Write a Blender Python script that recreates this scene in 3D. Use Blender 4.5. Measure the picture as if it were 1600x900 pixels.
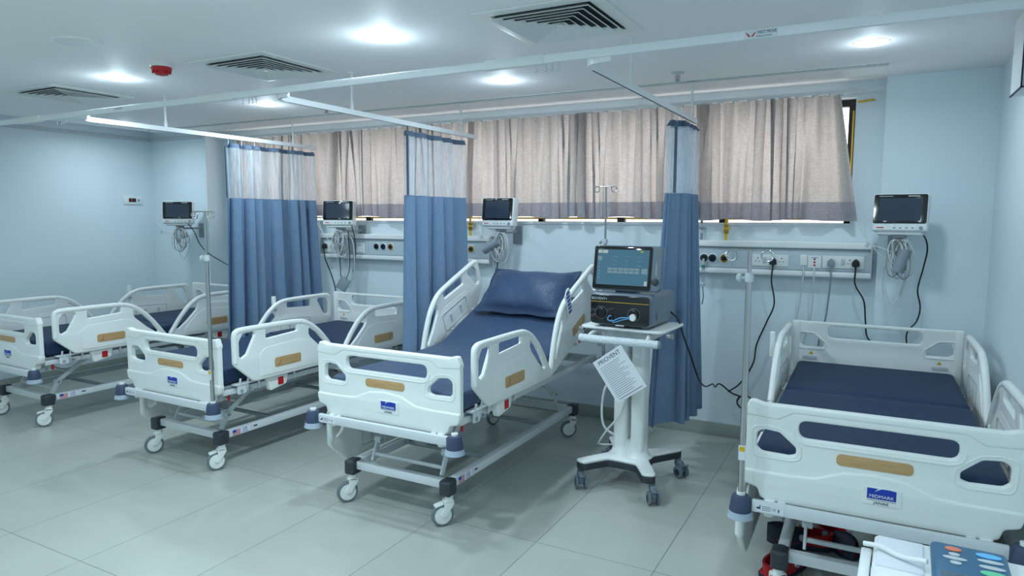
import bpy, bmesh, math, random
from mathutils import Vector, Matrix, Euler
random.seed(7)
PI = math.pi
R = math.radians
S = bpy.context.scene
for o in list(bpy.data.objects): bpy.data.objects.remove(o)
COL = S.collection

# ------------------------------------------------------------------ camera, sky, exposure
cam_d = bpy.data.cameras.new('camera')
cam = bpy.data.objects.new('camera', cam_d); COL.objects.link(cam)
cam_d.sensor_width = 36.0
cam_d.lens = 36.0 * 1066.517 / 1600.0
cam_d.clip_start = 0.05
cam.location = (0, 0, 1.612)
_y, _p, _r = 0.49087931, 0.10311094, 0.00270879
fw = Vector((-math.sin(_y) * math.cos(_p), math.cos(_y) * math.cos(_p), -math.sin(_p)))
rt = Vector((math.cos(_y), math.sin(_y), 0)); up = rt.cross(fw)
r2 = math.cos(_r) * rt + math.sin(_r) * up
u2 = -math.sin(_r) * rt + math.cos(_r) * up
cam.rotation_euler = Matrix((r2, u2, -fw)).transposed().to_euler()
S.camera = cam
S.view_settings.view_transform = 'Standard'
S.view_settings.look = 'None'
S.view_settings.gamma = 1.0
S.view_settings.use_curve_mapping = False
S.view_settings.exposure = 0.0

WORLD_STRENGTH = 2.9
w = bpy.data.worlds.new('daylight'); S.world = w; w.use_nodes = True
w.node_tree.nodes['Background'].inputs[0].default_value = (1.0, 0.95, 0.925, 1)
w.node_tree.nodes['Background'].inputs[1].default_value = WORLD_STRENGTH
LAMP_W = 9.2
LAMP_COL = (0.70, 0.88, 1.0)

# ------------------------------------------------------------------ materials
def srgb(r, g, b):
    f = lambda c: (c / 255 / 12.92) if c / 255 <= .04045 else ((c / 255 + .055) / 1.055) ** 2.4
    return (f(r), f(g), f(b), 1)
MATS = {}
def mat(name, col, rough=.5, metal=0., noise=.04, nscale=12., bump=0., bscale=60., coat=0., spec=.5):
    if name in MATS: return MATS[name]
    m = bpy.data.materials.new(name); m.use_nodes = True
    N = m.node_tree.nodes; L = m.node_tree.links; b = N['Principled BSDF']
    c = srgb(*col)
    b.inputs['Roughness'].default_value = rough; b.inputs['Metallic'].default_value = metal
    b.inputs['Specular IOR Level'].default_value = spec
    if coat: b.inputs['Coat Weight'].default_value = coat
    tc = N.new('ShaderNodeTexCoord')
    nz = N.new('ShaderNodeTexNoise'); nz.inputs['Scale'].default_value = nscale
    L.new(tc.outputs['Object'], nz.inputs['Vector'])
    mx = N.new('ShaderNodeMix'); mx.data_type = 'RGBA'
    mx.inputs[6].default_value = tuple(x * (1 - noise) for x in c[:3]) + (1,)
    mx.inputs[7].default_value = tuple(min(1, x * (1 + noise)) for x in c[:3]) + (1,)
    L.new(nz.outputs['Fac'], mx.inputs[0]); L.new(mx.outputs[2], b.inputs['Base Color'])
    if bump:
        n2 = N.new('ShaderNodeTexNoise'); n2.inputs['Scale'].default_value = bscale
        L.new(tc.outputs['Object'], n2.inputs['Vector'])
        bp = N.new('ShaderNodeBump'); bp.inputs['Strength'].default_value = bump; bp.inputs['Distance'].default_value = .01
        L.new(n2.outputs['Fac'], bp.inputs['Height']); L.new(bp.outputs['Normal'], b.inputs['Normal'])
    MATS[name] = m; return m
def emis(name, col, strength):
    m = bpy.data.materials.new(name); m.use_nodes = True
    N = m.node_tree.nodes; L = m.node_tree.links; N.clear()
    e = N.new('ShaderNodeEmission'); e.inputs[0].default_value = srgb(*col); e.inputs[1].default_value = strength
    o = N.new('ShaderNodeOutputMaterial'); L.new(e.outputs[0], o.inputs[0]); MATS[name] = m; return m

M_wall = mat('wall_paint', (226, 239, 245), .45, noise=.015, nscale=1.5, bump=.05, bscale=90)
M_ceil = mat('ceiling_paint', (250, 250, 250), .6, noise=.015, nscale=1.2)
M_dark = mat('shadow_gap', (60, 66, 68), .8)
M_skirt = mat('skirting_tile', (158, 166, 158), .3, noise=.06, nscale=5)
M_white = mat('white_plastic', (236, 240, 238), .35, noise=.01)
M_bedw = mat('bed_plastic', (238, 242, 238), .38, noise=.01)
M_metal = mat('white_painted_steel', (214, 220, 222), .35, noise=.015)
M_rail = mat('white_rail', (240, 244, 246), .42, noise=.01)
M_greymet = mat('grey_painted_steel', (150, 160, 166), .4)
M_navy = mat('navy_plastic', (62, 74, 100), .45)
M_char = mat('charcoal_plastic', (52, 58, 66), .45)
M_skirtb = mat('bumper_grey', (170, 184, 198), .5)
M_tyre = mat('grey_rubber', (118, 126, 130), .6)
M_black = mat('black_plastic', (16, 17, 20), .3)
M_blackgloss = mat('black_gloss', (8, 9, 12), .08, coat=.6)
M_red = mat('red_plastic', (190, 22, 34), .4)
M_chrome = mat('stainless_steel', (190, 190, 190), .22, metal=1., noise=.02)
M_vinyl = mat('blue_vinyl', (32, 53, 82), .6, spec=.3, noise=.04, nscale=30, bump=.1, bscale=200)
M_yellow = mat('yellow_paint', (218, 180, 24), .45)
M_brass = mat('brass', (176, 140, 60), .35, metal=.8)
M_grey = mat('mid_grey_plastic', (140, 152, 160), .5)
M_ltgrey = mat('light_grey_plastic', (196, 204, 208), .45)
M_panel = mat('panel_aluminium', (196, 208, 214), .4, noise=.02)
M_cablew = mat('white_cable', (214, 220, 220), .45)
M_cableg = mat('grey_cable', (150, 152, 146), .5)
M_blue = mat('logo_blue', (24, 58, 170), .4)
M_ink = mat('dark_ink', (40, 48, 80), .6)
M_teal = mat('teal_plastic', (54, 104, 138), .35)
M_win = mat('dark_window_frame', (38, 32, 28), .45)
M_ventgrey = mat('ventilator_grey', (112, 126, 138), .4)
M_header = mat('curtain_header', (86, 104, 126), .8)
M_paper = mat('paper', (226, 230, 236), .7)
M_net = None

def wood_mat():
    m = mat('wood_laminate', (196, 158, 108), .4)
    N = m.node_tree.nodes; L = m.node_tree.links; b = N['Principled BSDF']
    tc = N.new('ShaderNodeTexCoord'); mp = N.new('ShaderNodeMapping')
    mp.inputs['Scale'].default_value = (3, 3, 40)
    L.new(tc.outputs['Object'], mp.inputs[0])
    nz = N.new('ShaderNodeTexNoise'); nz.inputs['Scale'].default_value = 4; L.new(mp.outputs[0], nz.inputs['Vector'])
    cr = N.new('ShaderNodeValToRGB')
    cr.color_ramp.elements[0].color = srgb(176, 136, 88); cr.color_ramp.elements[1].color = srgb(212, 176, 126)
    L.new(nz.outputs['Fac'], cr.inputs[0]); L.new(cr.outputs[0], b.inputs['Base Color'])
    return m
M_wood = wood_mat()

def floor_mat():
    m = mat('floor_tiles', (150, 168, 160), .28)
    N = m.node_tree.nodes; L = m.node_tree.links; b = N['Principled BSDF']
    tc = N.new('ShaderNodeTexCoord'); mp = N.new('ShaderNodeMapping')
    mp.inputs['Location'].default_value = (1.428 + 6.0, -1.742 + 1.19 * 4, 0)
    L.new(tc.outputs['Object'], mp.inputs[0])
    bk = N.new('ShaderNodeTexBrick'); bk.offset = 0; bk.squash = 1
    bk.inputs['Brick Width'].default_value = .6; bk.inputs['Row Height'].default_value = 1.19
    bk.inputs['Mortar Size'].default_value = .0022; bk.inputs['Mortar Smooth'].default_value = .2
    bk.inputs['Scale'].default_value = 1; bk.inputs['Bias'].default_value = -.2
    bk.inputs['Color1'].default_value = srgb(181, 186, 178); bk.inputs['Color2'].default_value = srgb(185, 190, 182)
    bk.inputs['Mortar'].default_value = srgb(122, 128, 122)
    L.new(mp.outputs[0], bk.inputs['Vector'])
    nz = N.new('ShaderNodeTexNoise'); nz.inputs['Scale'].default_value = 2.5; nz.inputs['Detail'].default_value = 6
    L.new(tc.outputs['Object'], nz.inputs['Vector'])
    mx = N.new('ShaderNodeMix'); mx.data_type = 'RGBA'; mx.blend_type = 'MULTIPLY'; mx.inputs[0].default_value = 1
    cr = N.new('ShaderNodeValToRGB'); cr.color_ramp.elements[0].position = .3; cr.color_ramp.elements[1].position = .7
    cr.color_ramp.elements[0].color = (.92, .92, .92, 1); cr.color_ramp.elements[1].color = (1, 1, 1, 1)
    L.new(nz.outputs['Fac'], cr.inputs[0]); L.new(bk.outputs['Color'], mx.inputs[6]); L.new(cr.outputs[0], mx.inputs[7])
    L.new(mx.outputs[2], b.inputs['Base Color'])
    return m
M_floor = floor_mat()

def cloth_mat(name, col, transl, weave=True, col2=None, sheen=0):
    m = bpy.data.materials.new(name); m.use_nodes = True
    N = m.node_tree.nodes; L = m.node_tree.links; N.clear()
    out = N.new('ShaderNodeOutputMaterial'); d = N.new('ShaderNodeBsdfDiffuse'); t = N.new('ShaderNodeBsdfTranslucent')
    mx = N.new('ShaderNodeMixShader'); mx.inputs[0].default_value = transl
    L.new(d.outputs[0], mx.inputs[1]); L.new(t.outputs[0], mx.inputs[2]); L.new(mx.outputs[0], out.inputs[0])
    tc = N.new('ShaderNodeTexCoord'); mp = N.new('ShaderNodeMapping'); mp.inputs['Scale'].default_value = (1, 1, 6) if weave else (8, 8, .4)
    L.new(tc.outputs['Object'], mp.inputs[0])
    nz = N.new('ShaderNodeTexNoise'); nz.inputs['Scale'].default_value = 30; nz.inputs['Detail'].default_value = 4
    L.new(mp.outputs[0], nz.inputs['Vector'])
    cr = N.new('ShaderNodeValToRGB'); c = srgb(*col); c2 = srgb(*(col2 or [x * .86 for x in col]))
    cr.color_ramp.elements[0].position = .35; cr.color_ramp.elements[1].position = .65
    cr.color_ramp.elements[0].color = c2; cr.color_ramp.elements[1].color = c
    if weave:
        mp2 = N.new('ShaderNodeMapping'); mp2.inputs['Scale'].default_value = (8, 8, .6); L.new(tc.outputs['Object'], mp2.inputs[0])
        n2 = N.new('ShaderNodeTexNoise'); n2.inputs['Scale'].default_value = 30; L.new(mp2.outputs[0], n2.inputs['Vector'])
        ad = N.new('ShaderNodeMath'); ad.operation = 'ADD'; L.new(nz.outputs['Fac'], ad.inputs[0]); L.new(n2.outputs['Fac'], ad.inputs[1])
        hf = N.new('ShaderNodeMath'); hf.operation = 'MULTIPLY'; hf.inputs[1].default_value = .5; L.new(ad.outputs[0], hf.inputs[0])
        L.new(hf.outputs[0], cr.inputs[0])
    else: L.new(nz.outputs['Fac'], cr.inputs[0])
    L.new(cr.outputs[0], d.inputs[0]); L.new(cr.outputs[0], t.inputs[0])
    MATS[name] = m; return m
M_wcur = cloth_mat('greige_linen', (204, 198, 196), .55)
M_whem = cloth_mat('greige_linen_hem', (176, 172, 180), .22)
M_cur = cloth_mat('blue_curtain', (130, 154, 182), .12, weave=False, col2=(118, 143, 172))

def net_mat():
    m = bpy.data.materials.new('white_net'); m.use_nodes = True
    N = m.node_tree.nodes; L = m.node_tree.links; N.clear()
    out = N.new('ShaderNodeOutputMaterial'); d = N.new('ShaderNodeBsdfDiffuse'); t = N.new('ShaderNodeBsdfTranslucent'); tr = N.new('ShaderNodeBsdfTransparent')
    d.inputs[0].default_value = srgb(230, 238, 246); t.inputs[0].default_value = srgb(230, 238, 246)
    a = N.new('ShaderNodeMixShader'); a.inputs[0].default_value = .35; L.new(d.outputs[0], a.inputs[1]); L.new(t.outputs[0], a.inputs[2])
    tc = N.new('ShaderNodeTexCoord'); mp = N.new('ShaderNodeMapping'); mp.inputs['Scale'].default_value = (6, 6, .25); L.new(tc.outputs['Object'], mp.inputs[0])
    nz = N.new('ShaderNodeTexNoise'); nz.inputs['Scale'].default_value = 30; nz.inputs['Detail'].default_value = 3; L.new(mp.outputs[0], nz.inputs['Vector'])
    mr = N.new('ShaderNodeMapRange'); mr.inputs['From Min'].default_value = .35; mr.inputs['From Max'].default_value = .65
    mr.inputs['To Min'].default_value = .26; mr.inputs['To Max'].default_value = .55; L.new(nz.outputs['Fac'], mr.inputs[0])
    mx = N.new('ShaderNodeMixShader'); L.new(mr.outputs[0], mx.inputs[0]); L.new(tr.outputs[0], mx.inputs[1]); L.new(a.outputs[0], mx.inputs[2])
    L.new(mx.outputs[0], out.inputs[0]); return m
M_net = net_mat()

def glass_mat(name, tint, refl=.06):
    m = bpy.data.materials.new(name); m.use_nodes = True
    N = m.node_tree.nodes; L = m.node_tree.links; N.clear()
    out = N.new('ShaderNodeOutputMaterial'); tr = N.new('ShaderNodeBsdfTransparent'); g = N.new('ShaderNodeBsdfGlossy')
    tr.inputs[0].default_value = tint; g.inputs['Roughness'].default_value = .02
    mx = N.new('ShaderNodeMixShader'); mx.inputs[0].default_value = refl
    L.new(tr.outputs[0], mx.inputs[1]); L.new(g.outputs[0], mx.inputs[2]); L.new(mx.outputs[0], out.inputs[0]); return m
M_glass = glass_mat('window_glass', (.96, .98, .98, 1))
M_film = glass_mat('clear_film', (.88, .92, .94, 1), .16)

def satin_mat():
    m = mat('navy_satin_stripe', (40, 60, 96), .38, noise=.05, nscale=3)
    N = m.node_tree.nodes; L = m.node_tree.links; b = N['Principled BSDF']
    b.inputs['Sheen Weight'].default_value = .06
    tc = N.new('ShaderNodeTexCoord'); wv = N.new('ShaderNodeTexWave'); wv.bands_direction = 'X'; wv.inputs['Scale'].default_value = 22
    L.new(tc.outputs['Object'], wv.inputs['Vector'])
    cr = N.new('ShaderNodeValToRGB'); cr.color_ramp.elements[0].position = .42; cr.color_ramp.elements[1].position = .58
    cr.color_ramp.elements[0].color = srgb(43, 65, 96); cr.color_ramp.elements[1].color = srgb(54, 77, 110)
    L.new(wv.outputs['Fac'], cr.inputs[0]); L.new(cr.outputs[0], b.inputs['Base Color'])
    mr = N.new('ShaderNodeMapRange'); mr.inputs['To Min'].default_value = .6; mr.inputs['To Max'].default_value = .44
    L.new(wv.outputs['Fac'], mr.inputs[0]); L.new(mr.outputs[0], b.inputs['Roughness'])
    nz = N.new('ShaderNodeTexNoise'); nz.inputs['Scale'].default_value = 9; nz.inputs['Detail'].default_value = 3
    L.new(tc.outputs['Object'], nz.inputs['Vector'])
    bp = N.new('ShaderNodeBump'); bp.inputs['Strength'].default_value = .6; bp.inputs['Distance'].default_value = .02
    L.new(nz.outputs['Fac'], bp.inputs['Height']); L.new(bp.outputs['Normal'], b.inputs['Normal'])
    return m
M_satin = satin_mat()

def screen_mat(name, base, spots, strength):
    m = bpy.data.materials.new(name); m.use_nodes = True
    N = m.node_tree.nodes; L = m.node_tree.links; b = N['Principled BSDF']
    b.inputs['Base Color'].default_value = srgb(*base); b.inputs['Roughness'].default_value = .06
    b.inputs['Emission Color'].default_value = srgb(*base); b.inputs['Emission Strength'].default_value = strength
    MATS[name] = m; return m
M_scr = screen_mat('monitor_glass', (44, 56, 70), 0, .25)
M_vscr = screen_mat('ventilator_display', (70, 104, 122), 0, .36)
M_vui = emis('display_cells', (150, 186, 200), .55)
M_vui2 = emis('display_bright', (190, 214, 214), .7)
M_led = emis('red_digits', (255, 40, 50), 1.2)
M_lamp = emis('downlight_diffuser', (235, 252, 255), 9.0)

# ------------------------------------------------------------------ mesh helpers
def fillet(pts, r, n=5):
    out = []; k = len(pts)
    for i in range(k):
        p = Vector(pts[i][:2]); a = Vector(pts[i - 1][:2]); b = Vector(pts[(i + 1) % k][:2])
        rr = pts[i][2] if len(pts[i]) > 2 else r
        if rr <= 1e-5: out.append(tuple(p)); continue
        da = (a - p); db = (b - p); la, lb = da.length, db.length
        da /= la; db /= lb
        ang = da.angle(db)
        if ang > PI - .02: out.append(tuple(p)); continue
        t = min(rr / math.tan(ang / 2), la * .49, lb * .49)
        p0 = p + da * t; p1 = p + db * t
        for j in range(n + 1):
            s = j / n
            q = p0 * (1 - s) ** 2 + p * 2 * s * (1 - s) + p1 * s * s
            out.append(tuple(q))
    return out
def smooth_path(P, n=6, closed=False):
    P = [Vector(p) for p in P]
    if len(P) < 3: return P
    out = []; k = len(P)
    rng = range(k) if closed else range(k - 1)
    for i in rng:
        p1 = P[i]; p2 = P[(i + 1) % k]
        p0 = P[i - 1] if (closed or i > 0) else p1 * 2 - p2
        p3 = P[(i + 2) % k] if (closed or i + 2 < k) else p2 * 2 - p1
        for j in range(n):
            t = j / n
            out.append(.5 * ((2 * p1) + (p2 - p0) * t + (2 * p0 - 5 * p1 + 4 * p2 - p3) * t * t + (3 * p1 - p0 - 3 * p2 + p3) * t ** 3))
    if not closed: out.append(P[-1])
    return out
AX = {'xz': Matrix(((1, 0, 0, 0), (0, 0, -1, 0), (0, 1, 0, 0), (0, 0, 0, 1))),          # plate seen from -y (front = -y)
      'yz': Matrix(((0, 0, 1, 0), (1, 0, 0, 0), (0, 1, 0, 0), (0, 0, 0, 1))),           # plate seen from +x
      'xy': Matrix.Identity(4)}
class MB:
    def __init__(s): s.V = []; s.F = []; s.MI = []; s.mats = []; s.cur = 0; s.T = Matrix.Identity(4)
    def m(s, mt):
        if mt not in s.mats: s.mats.append(mt)
        s.cur = s.mats.index(mt); return s
    def t(s, M=None): s.T = M or Matrix.Identity(4); return s
    def add(s, V, F):
        b = len(s.V)
        s.V += [tuple(s.T @ Vector(v)) for v in V]
        for f in F: s.F.append(tuple(b + i for i in f)); s.MI.append(s.cur)
    def addmesh(s, me, M=Matrix.Identity(4)):
        s.add([M @ v.co for v in me.vertices], [tuple(p.vertices) for p in me.polygons])
    def box(s, c, d, bev=0, seg=2, rot=None):
        bm = bmesh.new(); bmesh.ops.create_cube(bm, size=1)
        for v in bm.verts: v.co = Vector((v.co.x * d[0], v.co.y * d[1], v.co.z * d[2]))
        if bev: bmesh.ops.bevel(bm, geom=bm.edges[:], offset=min(bev, min(d) * .49), segments=seg, profile=.5, affect='EDGES')
        M = Matrix.Translation(c) @ (Euler(rot).to_matrix().to_4x4() if rot else Matrix.Identity(4))
        bm.verts.index_update()
        s.add([M @ v.co for v in bm.verts], [tuple(v.index for v in f.verts) for f in bm.faces]); bm.free(); return s
    def b2(s, a, b, bev=0, seg=2):
        return s.box([(a[i] + b[i]) / 2 for i in range(3)], [abs(a[i] - b[i]) for i in range(3)], bev, seg)
    def lathe(s, prof, c=(0, 0, 0), n=24, axis='z', M=None):
        V = []; F = []
        for r, z in prof:
            for i in range(n):
                a = 2 * PI * i / n; V.append((r * math.cos(a), r * math.sin(a), z))
        k = len(prof)
        for j in range(k - 1):
            for i in range(n): F.append((j * n + i, j * n + (i + 1) % n, (j + 1) * n + (i + 1) % n, (j + 1) * n + i))
        F.append(tuple(range(n - 1, -1, -1))); F.append(tuple((k - 1) * n + i for i in range(n)))
        A = {'z': Matrix.Identity(4), 'x': Matrix.Rotation(PI / 2, 4, 'Y'), 'y': Matrix.Rotation(-PI / 2, 4, 'X')}[axis]
        MM = Matrix.Translation(c) @ (M or A)
        s.add([MM @ Vector(v) for v in V], F); return s
    def cyl(s, a, b, r, n=16, r2=None):
        a = Vector(a); b = Vector(b); d = b - a; L = d.length
        M = Matrix.Translation(a) @ d.to_track_quat('Z', 'Y').to_matrix().to_4x4()
        V = []; F = []
        for z, rr in ((0, r), (L, r2 if r2 is not None else r)):
            for i in range(n): V.append(M @ Vector((rr * math.cos(2 * PI * i / n), rr * math.sin(2 * PI * i / n), z)))
        for i in range(n): F.append((i, (i + 1) % n, n + (i + 1) % n, n + i))
        F.append(tuple(range(n - 1, -1, -1))); F.append(tuple(range(n, 2 * n)))
        s.add(V, F); return s
    def tube(s, path, r, n=8, closed=False, sm=0):
        P = smooth_path(path, sm, closed) if sm else [Vector(p) for p in path]
        k = len(P); V = []; F = []; up0 = None
        for i in range(k):
            if closed: d = P[(i + 1) % k] - P[i - 1]
            else: d = P[min(i + 1, k - 1)] - P[max(i - 1, 0)]
            if d.length < 1e-9: d = Vector((0, 0, 1))
            d.normalize()
            if up0 is None:
                up0 = Vector((0, 0, 1)) if abs(d.z) < .9 else Vector((1, 0, 0))
            x = up0 - d * up0.dot(d)
            if x.length < 1e-6: x = d.orthogonal()
            x.normalize(); up0 = x; y = d.cross(x)
            for j in range(n):
                a = 2 * PI * j / n; V.append(P[i] + (x * math.cos(a) + y * math.sin(a)) * r)
        for i in range(k if closed else k - 1):
            for j in range(n):
                i2 = (i + 1) % k
                F.append((i * n + j, i * n + (j + 1) % n, i2 * n + (j + 1) % n, i2 * n + j))
        if not closed: F.append(tuple(range(n - 1, -1, -1))); F.append(tuple((k - 1) * n + j for j in range(n)))
        s.add(V, F); return s
    def bar(s, a, b, w, h, bev=0):      # box beam from a to b
        a = Vector(a); b = Vector(b); d = b - a
        q = d.to_track_quat('Y', 'Z').to_matrix().to_4x4()
        bm = bmesh.new(); bmesh.ops.create_cube(bm, size=1)
        for v in bm.verts: v.co = Vector((v.co.x * w, v.co.y * d.length, v.co.z * h))
        if bev: bmesh.ops.bevel(bm, geom=bm.edges[:], offset=bev, segments=2, profile=.5, affect='EDGES')
        M = Matrix.Translation((a + b) / 2) @ q; bm.verts.index_update()
        s.add([M @ v.co for v in bm.verts], [tuple(v.index for v in f.verts) for f in bm.faces]); bm.free(); return s
    def plate(s, loops, th, bev=.004, ax='xz', off=0, res=2):
        cu = bpy.data.curves.new('tmp', 'CURVE'); cu.dimensions = '2D'; cu.fill_mode = 'BOTH'
        cu.extrude = max(1e-5, th / 2 - bev); cu.bevel_depth = bev; cu.bevel_resolution = res; cu.offset = -bev
        for lp in loops:
            sp = cu.splines.new('POLY'); sp.points.add(len(lp) - 1)
            for p, q in zip(sp.points, lp): p.co = (q[0], q[1], 0, 1)
            sp.use_cyclic_u = True
        o = bpy.data.objects.new('tmp', cu); me = bpy.data.meshes.new_from_object(o)
        s.addmesh(me, Matrix.Translation((off if ax == 'yz' else 0, off if ax == 'xz' else 0, off if ax == 'xy' else 0)) @ AX[ax])
        bpy.data.objects.remove(o); bpy.data.curves.remove(cu); bpy.data.meshes.remove(me); return s
    def text(s, body, size, M, ext=.0006, align='CENTER', sx=1.):
        cu = bpy.data.curves.new('tmp', 'FONT'); cu.body = body; cu.size = size; cu.extrude = ext; cu.align_x = align; cu.align_y = 'CENTER'
        cu.resolution_u = 3
        o = bpy.data.objects.new('tmp', cu); me = bpy.data.meshes.new_from_object(o)
        s.addmesh(me, M @ Matrix.Diagonal((sx, 1, 1, 1)))
        bpy.data.objects.remove(o); bpy.data.curves.remove(cu); bpy.data.meshes.remove(me); return s
    def mesh(s, name, ang=35):
        me = bpy.data.meshes.new(name); me.from_pydata(s.V, [], s.F)
        for mt in s.mats: me.materials.append(mt)
        me.polygons.foreach_set('material_index', s.MI)
        bm = bmesh.new(); bm.from_mesh(me); bmesh.ops.remove_doubles(bm, verts=bm.verts, dist=1e-6)
        bmesh.ops.recalc_face_normals(bm, faces=bm.faces[:]); bm.to_mesh(me); bm.free()
        me.polygons.foreach_set('use_smooth', [True] * len(me.polygons))
        me.set_sharp_from_angle(angle=R(ang)); me.update()
        return me
    def build(s, name, parent=None, loc=(0, 0, 0), rot=(0, 0, 0), ang=35):
        return link(name, s.mesh(name, ang), parent, loc, rot)
def link(name, me, parent=None, loc=(0, 0, 0), rot=(0, 0, 0)):
    o = bpy.data.objects.new(name, me); COL.objects.link(o); o.location = loc; o.rotation_euler = rot
    if parent is not None: o.parent = parent
    return o
def tag(o, label, cat, group=None):
    o['label'] = label; o['category'] = cat
    if group: o['group'] = group
    return o
def thing(name, label, cat, loc=(0, 0, 0), rz=0, group=None):
    o = bpy.data.objects.new(name, None); COL.objects.link(o); o.empty_display_size = .1
    o.location = loc; o.rotation_euler = (0, 0, rz); return tag(o, label, cat, group)
def struct(name, mb):
    o = mb.build(name); o['kind'] = 'structure'; return o
def copy_tree(o, parent=None):
    c = o.copy(); COL.objects.link(c); c.parent = parent
    for ch in list(o.children): copy_tree(ch, c)
    return c
def N(mt=M_white): return MB().m(mt)
Tr = Matrix.Translation
XZ = AX['xz']                                    # text facing -y
YZp = Matrix(((0, 0, 1, 0), (1, 0, 0, 0), (0, 1, 0, 0), (0, 0, 0, 1)))   # text facing +x

# ------------------------------------------------------------------ the room
XL, XR, YB, YF, H = -7.12, .60, 5.08, -3.0, 2.5
struct('floor', N(M_floor).b2((XL - .2, YF - .2, -.1), (XR + .2, YB + .3, 0)))
cb = N(M_ceil)
cb.b2((XL + .26, YF, H), (XR + .2, 4.55, H + .1))
cb.b2((XL + .26, 4.63, H), (XR + .2, YB + .3, H + .1))
cb.b2((XL + .26, 4.54, H + .001), (-6.6, 4.64, H + .1))
cb.b2((.01, 4.54, H + .001), (XR + .2, 4.64, H + .1))
cb.b2((XL - .2, YF, H + .1), (XR + .2, YB + .3, H + .2))
struct('ceiling', cb)
WX0, WX1, WZ0, WZ1 = -5.98, -.17, 1.577, 2.40
wb = N(M_wall)
wb.b2((XL - .2, YB, 0), (XR + .2, YB + .22, WZ0)).b2((XL - .2, YB, WZ1), (XR + .2, YB + .22, H + .1))
wb.b2((XL - .2, YB, WZ0), (WX0, YB + .22, WZ1)).b2((WX1, YB, WZ0), (XR + .2, YB + .22, WZ1))
struct('wall_back', wb)
struct('wall_left', N(M_wall).b2((XL - .2, YF, 0), (XL, YB, H + .1)))
struct('wall_right', N(M_wall).b2((XR, YF, 0), (XR + .2, YB, H + .1)))
struct('wall_front', N(M_wall).b2((XL - .2, YF - .2, 0), (XR + .2, YF, H + .1)))
struct('pillar_right', N(M_wall).b2((.002, 4.98, 0), (XR, YB, H)))
struct('pillar_left', N(M_wall).b2((XL, 4.86, 0), (-6.225, YB, H + .1)))
sk = N(M_skirt)
sk.b2((-6.225, YB - .012, 0), (0, YB, .1), .002)
struct('baseboard_back', sk)
struct('baseboard_left', N(M_skirt).b2((XL, YF, 0), (XL + .012, 4.86, .1), .002))
struct('baseboard_right', N(M_skirt).b2((XR - .012, YF, 0), (XR, 4.98, .1), .002))
struct('baseboard_pillar', N(M_skirt).b2((.002, 4.968, 0), (XR - .012, 4.98, .1), .002))
struct('trim_left', N(M_ltgrey).b2((XL, YF, 2.425), (XL + .03, 4.83, 2.455), .004).b2((XL, 4.83, 2.425), (-6.225, 4.86, 2.455), .004))
# linear slot diffuser in the ceiling
sd = thing('slot_diffuser', 'long narrow perforated air slot set in ceiling along the window wall', 'air vent', (-3.3, 4.59, H))
N(M_white).b2((-3.31, -.042, -.004), (3.31, -.036, .03)).b2((-3.31, .036, -.004), (3.31, .042, .03)).b2((3.304, -.04, -.004), (3.31, .04, .03)).build('frame', sd)
def slat_grid(n, x0, x1):
    b = N(M_ltgrey); b.m(M_grey).b2((x0, -.036, .045), (x1, .036, .05)); b.m(M_ltgrey)
    for i in range(n):
        x = x0 + (x1 - x0) * (i + .5) / n
        b.box((x, 0, .015), (.006, .072, .02), rot=(0, R(25), 0))
    return b
slat_grid(260, -3.3, 3.3).build('grille', sd)

# window: frame, glass
wf = N(M_win)
yw = YB + .10
wf.b2((WX0, yw, WZ0 - .02), (WX1, yw + .05, WZ0 + .003)).b2((WX0, yw, WZ1 - .045), (WX1, yw + .05, WZ1))
xs = [WX0 + .02 + (WX1 - WX0 - .04) * i / 5 for i in range(6)]
for x in xs: wf.b2((x - .022, yw - .005, WZ0), (x + .022, yw + .055, WZ1), .003)
wo = struct('window_1', wf)
for i in range(5):
    N(M_glass).b2((xs[i] + .02, yw + .02, WZ0 + .002), (xs[i + 1] - .02, yw + .026, WZ1 - .03)).build('pane', wo)
struct('window_sill', N(M_wall).b2((WX0, YB - .01, WZ0 - .02), (WX1, YB + .1, WZ0), .003))

# ------------------------------------------------------------------ downlights
def downlight(x, y, label, k=1., glow=1.):
    t = thing('downlight', label, 'ceiling light', (x, y, H), 0, 'round ceiling downlights')
    N(M_white).lathe([(.086, 0), (.086, -.0015), (.082, -.003), (.079, -.003)], n=32).build('trim_ring', t)
    N(M_lamp).lathe([(.080, -.0025), (.080, -.006), (.06, -.011)], n=32).build('diffuser', t)
    l = bpy.data.lights.new('downlight_glow', 'AREA'); l.shape = 'DISK'; l.size = .15; l.energy = LAMP_W * k; l.color = LAMP_COL; l.spread = R(165)
    lo = bpy.data.objects.new('lamp', l); COL.objects.link(lo); lo.parent = t; lo.location = (0, 0, -.016)
    l2 = bpy.data.lights.new('downlight_side_glow', 'POINT'); l2.shadow_soft_size = .04; l2.energy = LAMP_W * .18 * k * glow; l2.color = LAMP_COL
    lo2 = bpy.data.objects.new('lamp_side', l2); COL.objects.link(lo2); lo2.parent = t; lo2.location = (0, 0, -.085)
    return t
for x, y, k, lab in [(-.08, 4.005, .62, 'lit round downlight nearest the right wall, behind the curtain rail'),
                     (-2.213, 2.768, 1.25, 'lit round downlight before the long rail, between the middle and front vents'),
                     (-2.21, 4.005, 1., 'lit round downlight between the middle and right cross rails'),
                     (-4.33, 3.97, 1., 'lit round downlight beside the hooked joint of the middle cross rail'),
                     (-4.38, 2.79, .9, 'lit round downlight left of the red smoke detector'),
                     (-6.43, 4.14, .68, 'downlight mostly hidden above the left cross rail joint')]:
    downlight(x, y, lab, k, .35 if x < -6 else 1.)
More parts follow.
